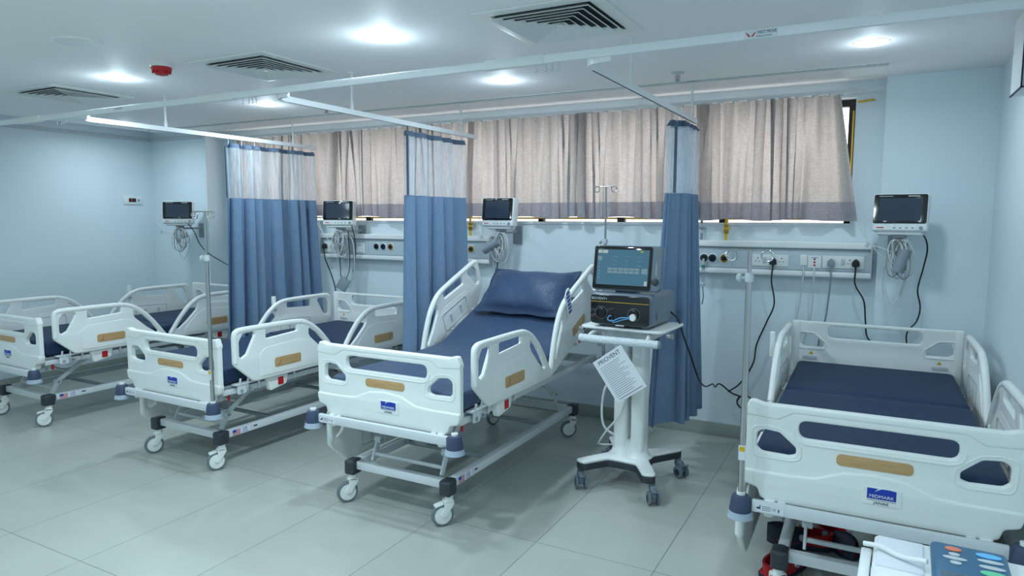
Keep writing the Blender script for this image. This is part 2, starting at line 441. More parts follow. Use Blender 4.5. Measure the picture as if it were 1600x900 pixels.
for x, ks in ((-6.5, (.15, .5, .5)), (-4.4, (.5, .8, .8)), (-2.21, (2.2, 1.5, 1.)), (-.08, (.5, .8, .8))):
    for y, k in zip((1.5, .2, -1.3), ks):
        downlight(x, y, 'round downlight over the open floor behind the camera', k)

# ------------------------------------------------------------------ ceiling vents
def vent(x, y, label):
    t = thing('ceiling_vent', label, 'air vent', (x, y, H), 0, 'square four-way ceiling vents')
    f = N(M_white); a = .298
    f.plate([fillet([(-a, -a), (a, -a), (a, a), (-a, a)], .004), [(-.235, -.235), (-.235, .235), (.235, .235), (.235, -.235)]], .008, .002, 'xy', -.004)
    f.build('frame', t)
    N(M_dark).b2((-.23, -.23, -.0005), (.23, .23, -.0015)).build('backing', t)
    s = N(M_white)
    for k in range(6):
        o = .232 - k * .038; i = o - .026
        V = [(-o, -o, -.005), (o, -o, -.005), (o, o, -.005), (-o, o, -.005), (-i, -i, -.021), (i, -i, -.021), (i, i, -.021), (-i, i, -.021)]
        V += [(vx, vy, vz - .003) for vx, vy, vz in V]
        F = []
        for q in range(4):
            n_ = (q + 1) % 4
            F += [(q, n_, 4 + n_, 4 + q), (8 + q, 12 + q, 12 + n_, 8 + n_), (q, 8 + q, 8 + n_, n_), (4 + q, 4 + n_, 12 + n_, 12 + q)]
        # flip so that the blades slope outward and down
        s.add([(vx, vy, -.027 - vz) for vx, vy, vz in V], F)
    s.box((0, 0, -.02), (.03, .03, .006), .002)
    s.build('louvre', t)
vent(-1.325, 2.94, 'large square louvred vent nearest the camera at top centre')
vent(-3.268, 2.99, 'square louvred vent between the smoke detector and the middle cross rail')
vent(-5.26, 2.98, 'square louvred vent at far left of the ceiling')
# smoke detector
t = thing('smoke_detector', 'red domed smoke detector on white base under the ceiling', 'smoke detector', (-3.753, 2.656, H))
N(M_white).lathe([(.062, 0), (.062, -.014), (.055, -.02)], n=28).build('base', t)
b = N(M_red).lathe([(.056, -.0195), (.056, -.034), (.05, -.044), (.038, -.05), (.036, -.062), (.02, -.066)], n=28)
for i in range(10):
    a = 2 * PI * i / 10; b.box((.047 * math.cos(a), .047 * math.sin(a), -.046), (.012, .006, .016), rot=(0, 0, a))
b.build('dome', t)
t = thing('ceiling_speaker', 'flush round white speaker cover on the ceiling at left', 'speaker', (-3.66, 2.13, H))
N(M_ceil).lathe([(.115, 0), (.115, -.004), (.105, -.007)], n=36).build('ring', t)
b = N(M_white).lathe([(.104, -.0065), (.104, -.008), (.02, -.009)], n=36); b.build('grille', t)
for i, (x, y, lab) in enumerate([(-1.134, 4.272, 'sprinkler head with red bulb right of the right cross rail'), (-6.325, 4.308, 'small sprinkler head near the left wall beyond the left cross rail'),
                  (-3.978, 4.257, 'small sprinkler head above the middle cross rail')]):
    t = thing('sprinkler', lab, 'sprinkler', (x, y, H), 0, 'fire sprinklers')
    N(M_ltgrey).lathe([(.04, 0), (.038, -.006), (.018, -.01), (.012, -.02)], n=20).build('escutcheon', t)
    N(M_red).cyl((0, 0, -.018), (0, 0, -.046), .0025).build('bulb', t)
    b = N(M_greymet); b.tube([(-.01, 0, -.016), (-.014, 0, -.03), (-.004, 0, -.05)], .003); b.tube([(.01, 0, -.016), (.014, 0, -.03), (.004, 0, -.05)], .003)
    b.lathe([(.018, -.05), (.018, -.053), (.006, -.055)], n=16); b.build('deflector', t)

# ------------------------------------------------------------------ curtain rails
RZ = 2.281; RY = 2.70
rail = thing('curtain_rail', 'long white ceiling hung curtain rail running the length of the room', 'curtain rail', (-3.26, RY, RZ))
def channel(b, x0, x1, y=0, wid=.02, hh=.034):
    b.b2((x0, y - wid / 2, -hh / 2), (x1, y + wid / 2, hh / 2), .003)
b = N(M_rail); channel(b, XL + 3.26, XR + 3.26); b.build('channel', rail)
for x in (-1.46, -3.36, -5.3):
    b = N(M_white); b.b2((x + 3.26 - .12, -.014, -.0205), (x + 3.26 + .17, .014, .0205), .002)
    b.cyl((x + 3.42, -.0145, 0), (x + 3.42, -.0165, 0), .004); b.build('joint_sleeve', rail)
st = N(M_paper).b2((2.79, -.0115, -.0155), (2.905, -.0102, .0155))
st.m(M_red)
for sgn in (-1, 1):
    st.plate([[(2.812 + sgn * .002, -.006), (2.812 + sgn * .018, .010), (2.812 + sgn * .014, .0), (2.812 + sgn * .006, -.010)][::sgn]], .0008, .0001, 'xz', -.0118)
st.m(M_ink).text('FAST MOVE', .016, Tr((2.868, -.0118, .004)) @ XZ, .0004, sx=.8)
st.text('HOSPITAL CURTAIN', .006, Tr((2.858, -.0118, -.0095)) @ XZ, .0003)
st.build('sticker', rail)
b = N(M_paper).b2((-1.02, -.0115, -.008), (-.93, -.0102, .010)); b.m(M_grey).text('FAST MOVE', .012, Tr((-.975, -.0118, .002)) @ XZ, .0003); b.build('sticker', rail)
CZ = 2.261
def cross_rail(x, yend, label):
    t = thing('cross_rail', label, 'curtain rail', (x, RY, CZ), 0, 'cross rails over the bed gaps')
    P = [(-.02 - .10, .012, 0)] if 0 else []
    path = []
    for i in range(9):
        a = PI / 2 * i / 8; path.append((.11 - .11 * math.sin(a), .012 + .11 - .11 * math.cos(a), 0))
    path = [(.13, .0125, 0)] + path[1:] + [(0, yend - RY, 0)]
    b = N(M_rail); V = []; F = []; wv, hv = .009, .016
    P = [Vector(p) for p in path]
    for i, p in enumerate(P):
        d = (P[min(i + 1, len(P) - 1)] - P[max(i - 1, 0)]).normalized(); nn = Vector((-d.y, d.x, 0))
        V += [p + nn * wv + Vector((0, 0, hv)), p - nn * wv + Vector((0, 0, hv)), p - nn * wv - Vector((0, 0, hv)), p + nn * wv - Vector((0, 0, hv))]
    for i in range(len(P) - 1):
        for j in range(4): F.append((4 * i + j, 4 * i + (j + 1) % 4, 4 * i + 4 + (j + 1) % 4, 4 * i + 4 + j))
    F += [(0, 1, 2, 3), tuple(4 * (len(P) - 1) + j for j in (3, 2, 1, 0))]
    b.add(V, F)
    b.m(M_dark).b2((-.0035, .14, -.0168), (.0035, yend - RY, -.0158)); b.build('channel', t)
    for y in (3.36, 4.62):
        h = N(M_white).cyl((0, y - RY, hv), (0, y - RY, H - CZ), .008, 12)
        h.lathe([(.022, H - CZ - .006), (.022, H - CZ)], (0, y - RY, 0), 16).lathe([(.012, hv), (.011, .055), (.008, .06)], (0, y - RY, 0), 12); h.build('hanger', t)
    for k in range(4):
        xx = -.10 - k * .028 - (.02 if k > 2 else 0)
        N(M_ltgrey).tube([(xx, -.0, -.0), (xx, .0, -.012), (xx + .006, .0, -.022), (xx, .0, -.032), (xx - .005, .0, -.026)], .0022, 5).build('runner', t)
    return t
CX = (-1.125, -2.93, -4.73)
cross_rail(CX[0], 4.74, 'rightmost white cross rail, running back above the ventilator')
cross_rail(CX[1], 4.84, 'middle white cross rail, running back over the gap between the two middle beds')
cross_rail(CX[2], 4.90, 'leftmost white cross rail, running back beside the farthest bed')

# ------------------------------------------------------------------ ward curtains: net top, blue skirt, header tape
def fold_sheet(b, y0, y1, z0, z1, folds, amp, seed, nz=10, x=0, topk=.6, spread=0., wob=0., n=160, bot=0.):
    rnd = random.Random(seed); ph = [rnd.uniform(0, 6.28) for _ in range(4)]; V = []; F = []
    for j in range(nz + 1):
        v = j / nz; z = z1 + (z0 - z1) * v
        k = (topk + (1 - topk) * v)
        for i in range(n + 1):
            s = i / n
            ang = 2 * PI * folds * (s + .045 * math.sin(2 * PI * 1.7 * s + ph[0]) + .02 * math.sin(2 * PI * 4.3 * s + ph[2])) + ph[1]
            yy = y0 - spread * v + (y1 - y0 + 2 * spread * v) * s + .35 * amp * k * math.sin(2 * ang + ph[2])
            xx = x + amp * k * math.sin(ang + .5 * v * math.sin(ph[3] + 5 * s)) + wob * v * math.sin(3 * s + ph[2])
            zz = z - bot * v * (.5 + .5 * math.sin(7 * s + ph[0])) * (1 if v > .99 else v)
            V.append((xx, yy, zz))
    for j in range(nz):
        for i in range(n): F.append((j * (n + 1) + i, j * (n + 1) + i + 1, (j + 1) * (n + 1) + i + 1, (j + 1) * (n + 1) + i))
    b.add(V, F)
def ward_curtain(x, y0, y1, folds, amp, seed, label, zb, spread=.05):
    t = thing('ward_curtain', label, 'curtain', (x, 0, 0), 0, 'blue ward curtains with net tops')
    zt = 2.212; zm = 1.765
    b = N(M_header); fold_sheet(b, y0, y1, zt - .035, zt, folds, amp * .6, seed, 2); b.build('header_tape', t, ang=180)
    b = N(M_net); fold_sheet(b, y0, y1, zm, zt - .036, folds, amp * .6, seed, 4, topk=1); b.build('net_top', t, ang=180)
    b = N(M_cur); fold_sheet(b, y0, y1, zb, zm, folds, amp, seed, 14, topk=.6, spread=spread, bot=.035); b.build('blue_skirt', t, ang=180)
    k = max(4, int((y1 - y0) * 8))
    for i in range(k):
        y = y0 + .03 + (y1 - y0 - .06) * i / (k - 1)
        N(M_ltgrey).tube([(0, y, zt - .012), (0, y + .004, zt + .014), (0, y, zt + .034)], .0028, 6).build('hook', t)
    b = N(M_header).b2((-.004, y0 - .003, zm), (.012, y0 + .006, zt - .03)); b.build('edge_binding', t)
ward_curtain(CX[0], 4.22, 4.60, 4, .108, 11, 'narrow gathered blue ward curtain behind the ventilator', .315, .13)
ward_curtain(CX[1], 3.92, 4.66, 4.5, .055, 23, 'gathered blue ward curtain between the two middle beds', .28, .03)
ward_curtain(CX[2], 3.88, 4.88, 6.5, .06, 5, 'widest blue ward curtain between the two left beds', .30, .05)

# ------------------------------------------------------------------ window curtains
wr = thing('window_curtain_rail', 'slim white curtain rail along the top of the window', 'curtain rail', (-3.1, 4.985, 2.424))
N(M_metal).b2((-3.1, -.012, -.012), (3.085, .012, .012), .003).build('channel', wr)
b = N(M_metal)
for x in (-2.9, -1.5, 0, 1.5, 2.9): b.b2((x - .012, .0, .012), (x + .012, .095, .02)).b2((x - .012, .06, .0), (x + .012, .095, .02))
b.build('bracket', wr)
def window_curtain(x0, x1, folds, seed, label, flare=0., zb=1.612, part='greige window curtains'):
    cx = (x0 + x1) / 2
    t = thing('window_curtain', label, 'curtain', (cx, 4.985, 0), 0, 'greige window curtains')
    rnd = random.Random(seed); ph = [rnd.uniform(0, 6.28) for _ in range(6)]
    zt = 2.408; zh = zb + .118; n = int(90 * (x1 - x0)) + 40
    def sheet(b, za, zc, nz, off=0):
        V = []; F = []
        for j in range(nz + 1):
            z = za + (zc - za) * j / nz; v = (zt - z) / (zt - zb)
            for i in range(n + 1):
                s = i / n
                top = .034 * math.sin(2 * PI * folds * s + ph[0])
                f2 = folds * .55
                bot = .036 * math.sin(2 * PI * f2 * (s + .03 * math.sin(9 * s + ph[1])) + ph[2]) + .014 * math.sin(2 * PI * folds * 1.3 * s + ph[3])
                k = min(1, v * 1.6)
                P_ = (x1 - x0) / folds; xx = x0 - cx + (x1 - x0) * s + P_ * (.10 + .11 * math.sin(11 * s + ph[3]) + .05 * math.sin(5 * s + ph[1])) * math.sin(4 * PI * folds * s + ph[0]) * (.75 + .25 * (1 - v)) + .02 * v * math.sin(2 * PI * 2.1 * s + ph[4]) + (flare * v * max(0, s - .8) / .2 if flare else 0)
                zz = z + (.008 * math.sin(14 * s + ph[5]) * v if v > .98 else 0)
                V.append((xx, (top * (1 - k) + bot * k) * .9 + off, zz))
        for j in range(nz):
            for i in range(n): F.append((j * (n + 1) + i, j * (n + 1) + i + 1, (j + 1) * (n + 1) + i + 1, (j + 1) * (n + 1) + i))
        b.add(V, F)
    b = N(M_wcur); sheet(b, zt, zh, 8); b.build('linen_panel', t, ang=180)
    b = N(M_whem); sheet(b, zh, zb, 3); b.build('hem', t, ang=180)
    b = N(M_ltgrey)
    k = int(folds)
    for i in range(k + 1):
        x = x0 - cx + (x1 - x0) * min(1, (i + .25) / max(1, k)); b.box((x, 0, zt + .002), (.012, .006, .022))
    b.build('glider', t)
window_curtain(-5.95, -4.55, 11, 1, 'greige window curtain farthest left, behind the widest ward curtain')
window_curtain(-4.58, -3.02, 12, 2, 'greige window curtain above the second monitor, left of the middle ward curtain')
window_curtain(-3.10, -2.05, 9, 3, 'greige window curtain above the monitor beside the navy pillow')
window_curtain(-2.10, -1.08, 9, 4, 'greige window curtain between the pole by the pillow and right ward curtain')
window_curtain(-1.16, -.25, 9, 6, 'greige window curtain at the right end, flaring open at its lower corner', flare=.12, zb=1.600)

# ------------------------------------------------------------------ hospital beds
FY = -1.0                        # foot board plane, bed coordinates
CACHE = {}
def cached(key, fn):
    if key not in CACHE: CACHE[key] = fn()
    return CACHE[key]
def rail_outline():
    return fillet([(0, .13, .05), (0, .315, .035), (.05, .352, .04), (.17, .357, .1), (.35, .357, .1), (.53, .352, .1), (.63, .325, .06), (.73, .262, .05), (.81, .175, .05),
                   (.87, .09, .05), (.92, .025, .015), (.915, .0, .012), (.80, .0, .02), (.15, 0, .05)], .02)
def rail_mesh(mir, side):
    """side rail plate in its own plane; mir: mirrored along the bed (head rail); side: +1 outer face to +x"""
    f = (lambda p: (.92 - p[0],) + tuple(p[1:])) if mir else (lambda p: p)
    rv = (lambda l: l[::-1]) if mir else (lambda l: l)
    b = N(M_bedw)
    h1 = fillet([(.045, .27, .02), (.075, .318, .02), (.155, .322, .01), (.17, .305, .01), (.10, .185, .01), (.06, .165, .02), (.045, .18, .01)], .012)
    h2 = fillet([(.255, .322), (.52, .322), (.52, .277), (.255, .262)], .012)
    h3 = fillet([(.625, .285), (.70, .237), (.775, .16), (.835, .08), (.82, .07), (.735, .13), (.64, .215), (.625, .24)], .01)
    b.plate([rv([f(p) for p in L]) for L in (rail_outline(), h1, h2, h3)], .026, .009, 'yz', 0, 3)
    inner = fillet([(.20, .02), (.20, .17), (.24, .205), (.54, .222), (.62, .195), (.755, .07), (.755, .02)], .025)
    hole = fillet([(.206, .026), (.206, .167), (.242, .199), (.538, .216), (.616, .19), (.749, .067), (.749, .026)], .022)
    b.plate([rv([f(p) for p in L]) for L in (inner, )], .031, .003, 'yz', side * .0015)
    tubep = [(.017, .14), (.017, .30), (.03, .333), (.075, .342), (.2, .342), (.35, .342), (.5, .339), (.575, .329), (.645, .30), (.72, .245), (.80, .16), (.86, .082), (.893, .04)]
    b.tube([(side * .002, f(p)[0], p[1]) for p in tubep], .0185, 12, sm=3)
    # joint lines of the grip
    b.m(M_ltgrey)
    for u, v in ((.545, .334),):
        b.tube([(side * .002 + .0192 * math.cos(a), f((u, 0))[0], v + .0192 * math.sin(a)) for a in [2 * PI * k / 14 for k in range(14)]], .0012, 5, closed=True)
    if side:                     # fittings on the inner face
        b.m(M_ltgrey)
        for u in (.36, .50):
            b.box((-side * .016, f((u, 0))[0], .13), (.006, .024, .03), .002); b.box((-side * .018, f((u, 0))[0], .10), (.006, .012, .03), .002)
        b.plate([rv([f(p) for p in fillet([(.27, .05), (.27, .175), (.6, .185), (.6, .05)], .02)]), rv([f(p) for p in fillet([(.275, .055), (.275, .17), (.595, .18), (.595, .055)], .02)])], .003, .001, 'yz', -side * .0165)
    return b.mesh('side_rail')
def inlay_mesh(mir, side):
    f = (lambda p: .92 - p if mir else p)
    a, c = sorted((f(.315), f(.54)))
    b = N(M_wood).plate([fillet([(a, .062), (c, .062), (c, .125), (a, .125)], .016)], .004, .001, 'yz', side * .0175)
    b.m(M_ink); y0 = f(.355) ; b.tube([(side * .0198, y0 - .012, .07), (side * .0198, y0, .085), (side * .0198, y0 + .012, .112)], .0014, 5)
    return b.mesh('wood_inlay')
def control_mesh(side):
    b = N(M_white).plate([fillet([(.62, .10), (.70, .16), (.70, .30), (.66, .30), (.62, .27)], .012)], .008, .002, 'yz', side * .02)
    b.m(M_blue)
    for i in range(6): b.box((side * .0245, .66 + .004 * (i % 2), .145 + i * .026), (.002, .045, .018), .001)
    return b.mesh('control_pad')
def footboard_mesh():
    b = N(M_bedw)
    out = fillet([(-.468, .098, .02), (-.456, .06, .02), (-.41, .048, .015), (-.40, .012, .02), (-.37, 0, .03), (.37, 0, .03), (.40, .012, .02), (.41, .048, .015), (.456, .06, .02), (.468, .098, .02),
                  (.468, .365, .01), (.452, .405, .015), (.43, .405, .02), (.40, .396, .05), (-.40, .396, .05), (-.43, .405, .02), (-.452, .405, .015), (-.468, .365, .01)], .02)
    mid = fillet([(-.268, .345, .036), (.268, .345, .036), (.264, .272, .034), (-.264, .272, .034)], .03)
    def side(s): return fillet([(s * .42, .275, .025), (s * .395, .292, .03), (s * .335, .286, .03), (s * .272, .232, .02), (s * .272, .202, .018), (s * .30, .194, .03), (s * .40, .197, .03), (s * .42, .215, .02)][::int(s)], .02)
    b.plate([out, mid, side(1), side(-1)], .034, .008, 'xz', 0, 3)
    # sculpted lower apron with the wavy shoulder, and raised brow round the openings
    wave = fillet([(-.469, .10), (-.457, .062), (-.41, .05), (-.398, .012), (-.37, .002), (.37, .002), (.398, .012), (.41, .05), (.457, .062), (.469, .10), (.469, .122, .01),
                   (.30, .122, .08), (.20, .128, .06), (.10, .168, .08), (.0, .178, .1), (-.10, .168, .08), (-.20, .128, .06), (-.30, .122, .08), (-.469, .122, .01)], .02)
    b.plate([wave], .046, .009, 'xz', -.003, 3)
    top = fillet([(-.469, .345), (-.34, .337, .05), (-.285, .37, .03), (.285, .37, .03), (.34, .337, .05), (.469, .345), (.469, .366, .01), (.452, .406), (.43, .406), (.40, .397, .05), (-.40, .397, .05), (-.43, .406), (-.452, .406), (-.469, .366, .01)], .012)
    b.plate([top], .042, .008, 'xz', 0, 3)
    def rim(s):
        return fillet([(s * .434, .18), (s * .44, .30), (s * .385, .309), (s * .33, .302), (s * .255, .243), (s * .252, .19), (s * .29, .178)][::int(s)], .03)
    for s in (1, -1):
        p = [(x, -.017, z) for x, z in rim(s)]
        b.tube(p, .0034, 6, closed=True)
    b.tube([(x, -.017, z) for x, z in fillet([(-.29, .31), (-.275, .265), (-.24, .254), (.24, .254), (.275, .265), (.29, .31)], .03)][3:-3], .0045, 6)
    return b.mesh('footboard', 40)
def badge_mesh():
    b = N(M_white).plate([fillet([(-.066, -.036), (.066, -.036), (.066, .032), (-.066, .032)], .008)], .004, .001, 'xz', 0)
    y = -.0026
    b.m(M_blue).plate([[(-.048, -.012), (.048, -.012), (.048, .026)] + [(.048 - .06 * k / 6, .026 + .003 * math.sin(PI * k / 6)) for k in range(1, 6)] + [(-.006, .025), (-.018, .018), (-.024, .012), (-.02, .02), (-.012, .028), (-.048, .028)]], .0012, .0001, 'xz', y)
    b.m(M_white).text('MIDMARK', .0175, Tr((0, y - .0008, -.002)) @ XZ, .0004, sx=1.05)
    b.m(M_ink).b2((-.048, y - .0006, -.0175), (.048, y, -.0165)); b.text('JANAK', .014, Tr((0, y - .0004, -.027)) @ XZ, .0004, sx=1.2)
    return b.mesh('badge')
def headboard_mesh():
    b = N(M_bedw)
    out = fillet([(-.452, 0), (.452, 0), (.452, .315, .02), (.40, .312, .03), (-.40, .312, .03), (-.452, .315, .02)], .012)
    mid = fillet([(-.262, .29), (.262, .29), (.262, .212), (-.262, .212)], .036)
    def side(s): return fillet([(s * .425, .20, .02), (s * .41, .232, .02), (s * .35, .228, .02), (s * .285, .175, .02), (s * .285, .148, .015), (s * .40, .148, .015), (s * .425, .165, .01)][::int(s)], .02)
    b.plate([out, mid, side(1), side(-1)], .034, .007, 'xz', 0, 3)
    for s in (-1, 1):
        b.b2((s * .43, -.03, -.02), (s * .475, .022, .315), .012, 3)
        b.tube([(x, -.017, z) for x, z in fillet([(s * .44, .135), (s * .44, .245), (s * .345, .24), (s * .27, .18), (s * .27, .135)], .03)], .004, 6, closed=True)
    b.m(M_yellow)
    for s in (-1, 1): b.plate([[(s * .355 - .013, .10), (s * .355 + .013, .10), (s * .355, .122)]], .002, .0002, 'xz', -.018)
    b.m(M_ltgrey)
    for s in (-1, 1): b.plate([fillet([(s * .36 - .045, .065), (s * .36 + .045, .065), (s * .36 + .04, .088), (s * .36 - .04, .088)], .01)], .006, .002, 'xz', -.018)
    return b.mesh('headboard', 40)
def mattress_mesh(tilt, mt, raise_=0.):
    """swept cross-section along the length"""
    b = MB().m(mt); hw, th = .432, .105
    L1 = 1.075; L2 = .84
    path = []
    def pt(s):
        if s <= L1: return (FY + .035 + s, .565, 0.)
        k = s - L1
        return (FY + .035 + L1 + k * math.cos(tilt), .565 + raise_ + k * math.sin(tilt), tilt)
    for rng in ([(0, L1 + (.02 if not tilt else 0))] if raise_ or True else []):
        pass
    def section(s0, s1, squash_end):
        rows = []; n = 14
        ss = [s0, s0 + .006, s0 + .02] + [s0 + .04 + (s1 - s0 - .08) * i / n for i in range(n + 1)] + [s1 - .02, s1 - .006, s1]
        ins = [.022, .010, .003] + [0] * (n + 1) + [.003, .010, .022]
        for s_, q in zip(ss, ins):
            y, z, a = pt(s_)
            prof = fillet([(-hw + q, q), (hw - q, q), (hw - q, th - q), (-hw + q, th - q)], .028, 4)
            rows.append([(x, y - math.sin(a) * v, z + math.cos(a) * v + (.004 * math.cos(x * 3.4) if v > th / 2 else 0)) for x, v in prof])
        k = len(rows[0]); V = [p for r_ in rows for p in r_]; F = []
        for i in range(len(rows) - 1):
            for j in range(k): F.append((i * k + j, i * k + (j + 1) % k, (i + 1) * k + (j + 1) % k, (i + 1) * k + j))
        F += [tuple(range(k - 1, -1, -1)), tuple((len(rows) - 1) * k + j for j in range(k))]
        b.add(V, F)
    if raise_ or not tilt:
        section(0, L1 - .004, 1); section(L1 + .001, L1 + L2, 1)
    else:
        # continuous sheet covered mattress with a soft bend
        rows = []
        n1, n2, nb = 12, 10, 8
        def bend(s):
            w_ = .16
            if s < L1 - w_: return pt(s)
            if s > L1 + w_: return pt(s)
            u = (s - (L1 - w_)) / (2 * w_)
            p0 = Vector(pt(L1 - w_)[:2]); p1 = Vector(pt(L1)[:2]); p2 = Vector(pt(L1 + w_)[:2])
            q = p0 * (1 - u) ** 2 + p1 * 2 * u * (1 - u) + p2 * u * u
            return (q.x, q.y, tilt * u)
        T_ = L1 + L2
        ss = [0, .006, .02] + [.04 + (T_ - .08) * i / 40 for i in range(41)] + [T_ - .02, T_ - .006, T_]
        for s_ in ss:
            e = min(s_, T_ - s_); q = .022 if e < .001 else .010 if e < .01 else .003 if e < .03 else 0
            y, z, a = bend(s_)
            prof = fillet([(-hw + q, q), (hw - q, q), (hw - q, th - q), (-hw + q, th - q)], .03, 4)
            rows.append([(x + .004 * math.sin(9 * s_ + 2 * v) * (1 if x > 0 else -1), y - math.sin(a) * v, z + math.cos(a) * v + (.006 * math.cos(x * 3.4) + .002 * math.sin(17 * s_ + 6 * x) if v > th / 2 else 0)) for x, v in prof])
        k = len(rows[0]); V = [p for r_ in rows for p in r_]; F = []
        for i in range(len(rows) - 1):
            for j in range(k): F.append((i * k + j, i * k + (j + 1) % k, (i + 1) * k + (j + 1) % k, (i + 1) * k + j))
        F += [tuple(range(k - 1, -1, -1)), tuple((len(rows) - 1) * k + j for j in range(k))]
        b.add(V, F)
    return b.mesh('mattress', 60)
def caster(bed, x, y, rz, brake):
    c = cached(('fork', brake), lambda: caster_fork(brake))
    o = link('caster', c, bed, (x, y, 0), (0, 0, rz))
    link('wheel', cached('wheel', caster_wheel), o, (0, -.035, .06))
    return o
def caster_fork(brake):
    b = N(M_bedw)
    b.cyl((0, 0, .135), (0, 0, .168), .022, 16)
    for s in (-1, 1):
        b.plate([fillet([(.022, .14), (.022, .115), (-.02, .052), (-.045, .052), (-.05, .07), (-.03, .10), (-.03, .14)], .01)], .007, .002, 'yz', s * .021)
    b.b2((-.0245, -.03, .122), (.0245, .022, .142), .006)
    if brake: b.box((0, -.055, .118), (.04, .05, .012), .004, rot=(R(15), 0, 0))
    return b.mesh('caster')
def caster_wheel():
    b = N(M_tyre).lathe([(.048, -.014), (.057, -.013), (.06, -.008), (.06, .008), (.057, .013), (.048, .014)], axis='x', n=32)
    b.m(M_bedw).lathe([(.006, -.0165), (.03, -.0165), (.047, -.0145), (.047, .0145), (.03, .0165), (.006, .0165)], axis='x', n=32)
    b.m(M_grey)
    for s in (-1, 1): b.tube([(s * .0155, .047 * math.cos(2 * PI * k / 28), .047 * math.sin(2 * PI * k / 28)) for k in range(28)], .0013, 4, closed=True)
    return b.mesh('wheel')
def bumper_mesh():
    b = N(M_navy).lathe([(.043, .028), (.044, .034), (.036, .085), (.032, .094), (.024, .097)], n=24)
    b.m(M_skirtb).lathe([(.046, 0), (.051, .003), (.0445, .03), (.04, .031)], n=24)
    b.m(M_white).lathe([(.017, .096), (.017, .108), (.011, .109), (.011, .10)], n=18)
    return b.mesh('bumper')
def base_mesh():
    b = N(M_metal)
    for s in (-1, 1): b.b2((s * .295, FY + .07, .192), (s * .337, FY + 1.76, .238), .004)
    for y in (FY + .10, FY + 1.72): b.b2((-.30, y - .02, .192), (.30, y + .02, .238), .004)
    b.m(M_greymet).cyl((-.29, FY + .55, .215), (.29, FY + .55, .215), .014).cyl((-.29, FY + 1.3, .215), (.29, FY + 1.3, .215), .014)
    # flag sticker and lettering on both long sides
    for s in (1,):
        x = s * .3375
        b.m(M_paper).b2((x, FY + .16, .197), (x + s * .001, FY + .305, .235))
        b.m(M_red)
        for i in range(5): b.b2((x + s * .001, FY + .165, .199 + i * .0072), (x + s * .0016, FY + .225, .2026 + i * .0072))
        b.m(M_blue).b2((x + s * .0012, FY + .165, .2155), (x + s * .002, FY + .192, .2325))
        b.text('US', .034, Tr((x + s * .0013, FY + .263, .2205)) @ YZp, .0004, sx=.9)
        b.text('TECHNOLOGY', .008, Tr((x + s * .0013, FY + .265, .2025)) @ YZp, .0003, sx=.9)
        b.m(M_ink).plate([[(FY + .335, .215), (FY + .365, .215), (FY + .36, .224), (FY + .33, .224)]], .001, .0001, 'yz', x)
    return b.mesh('base_frame')
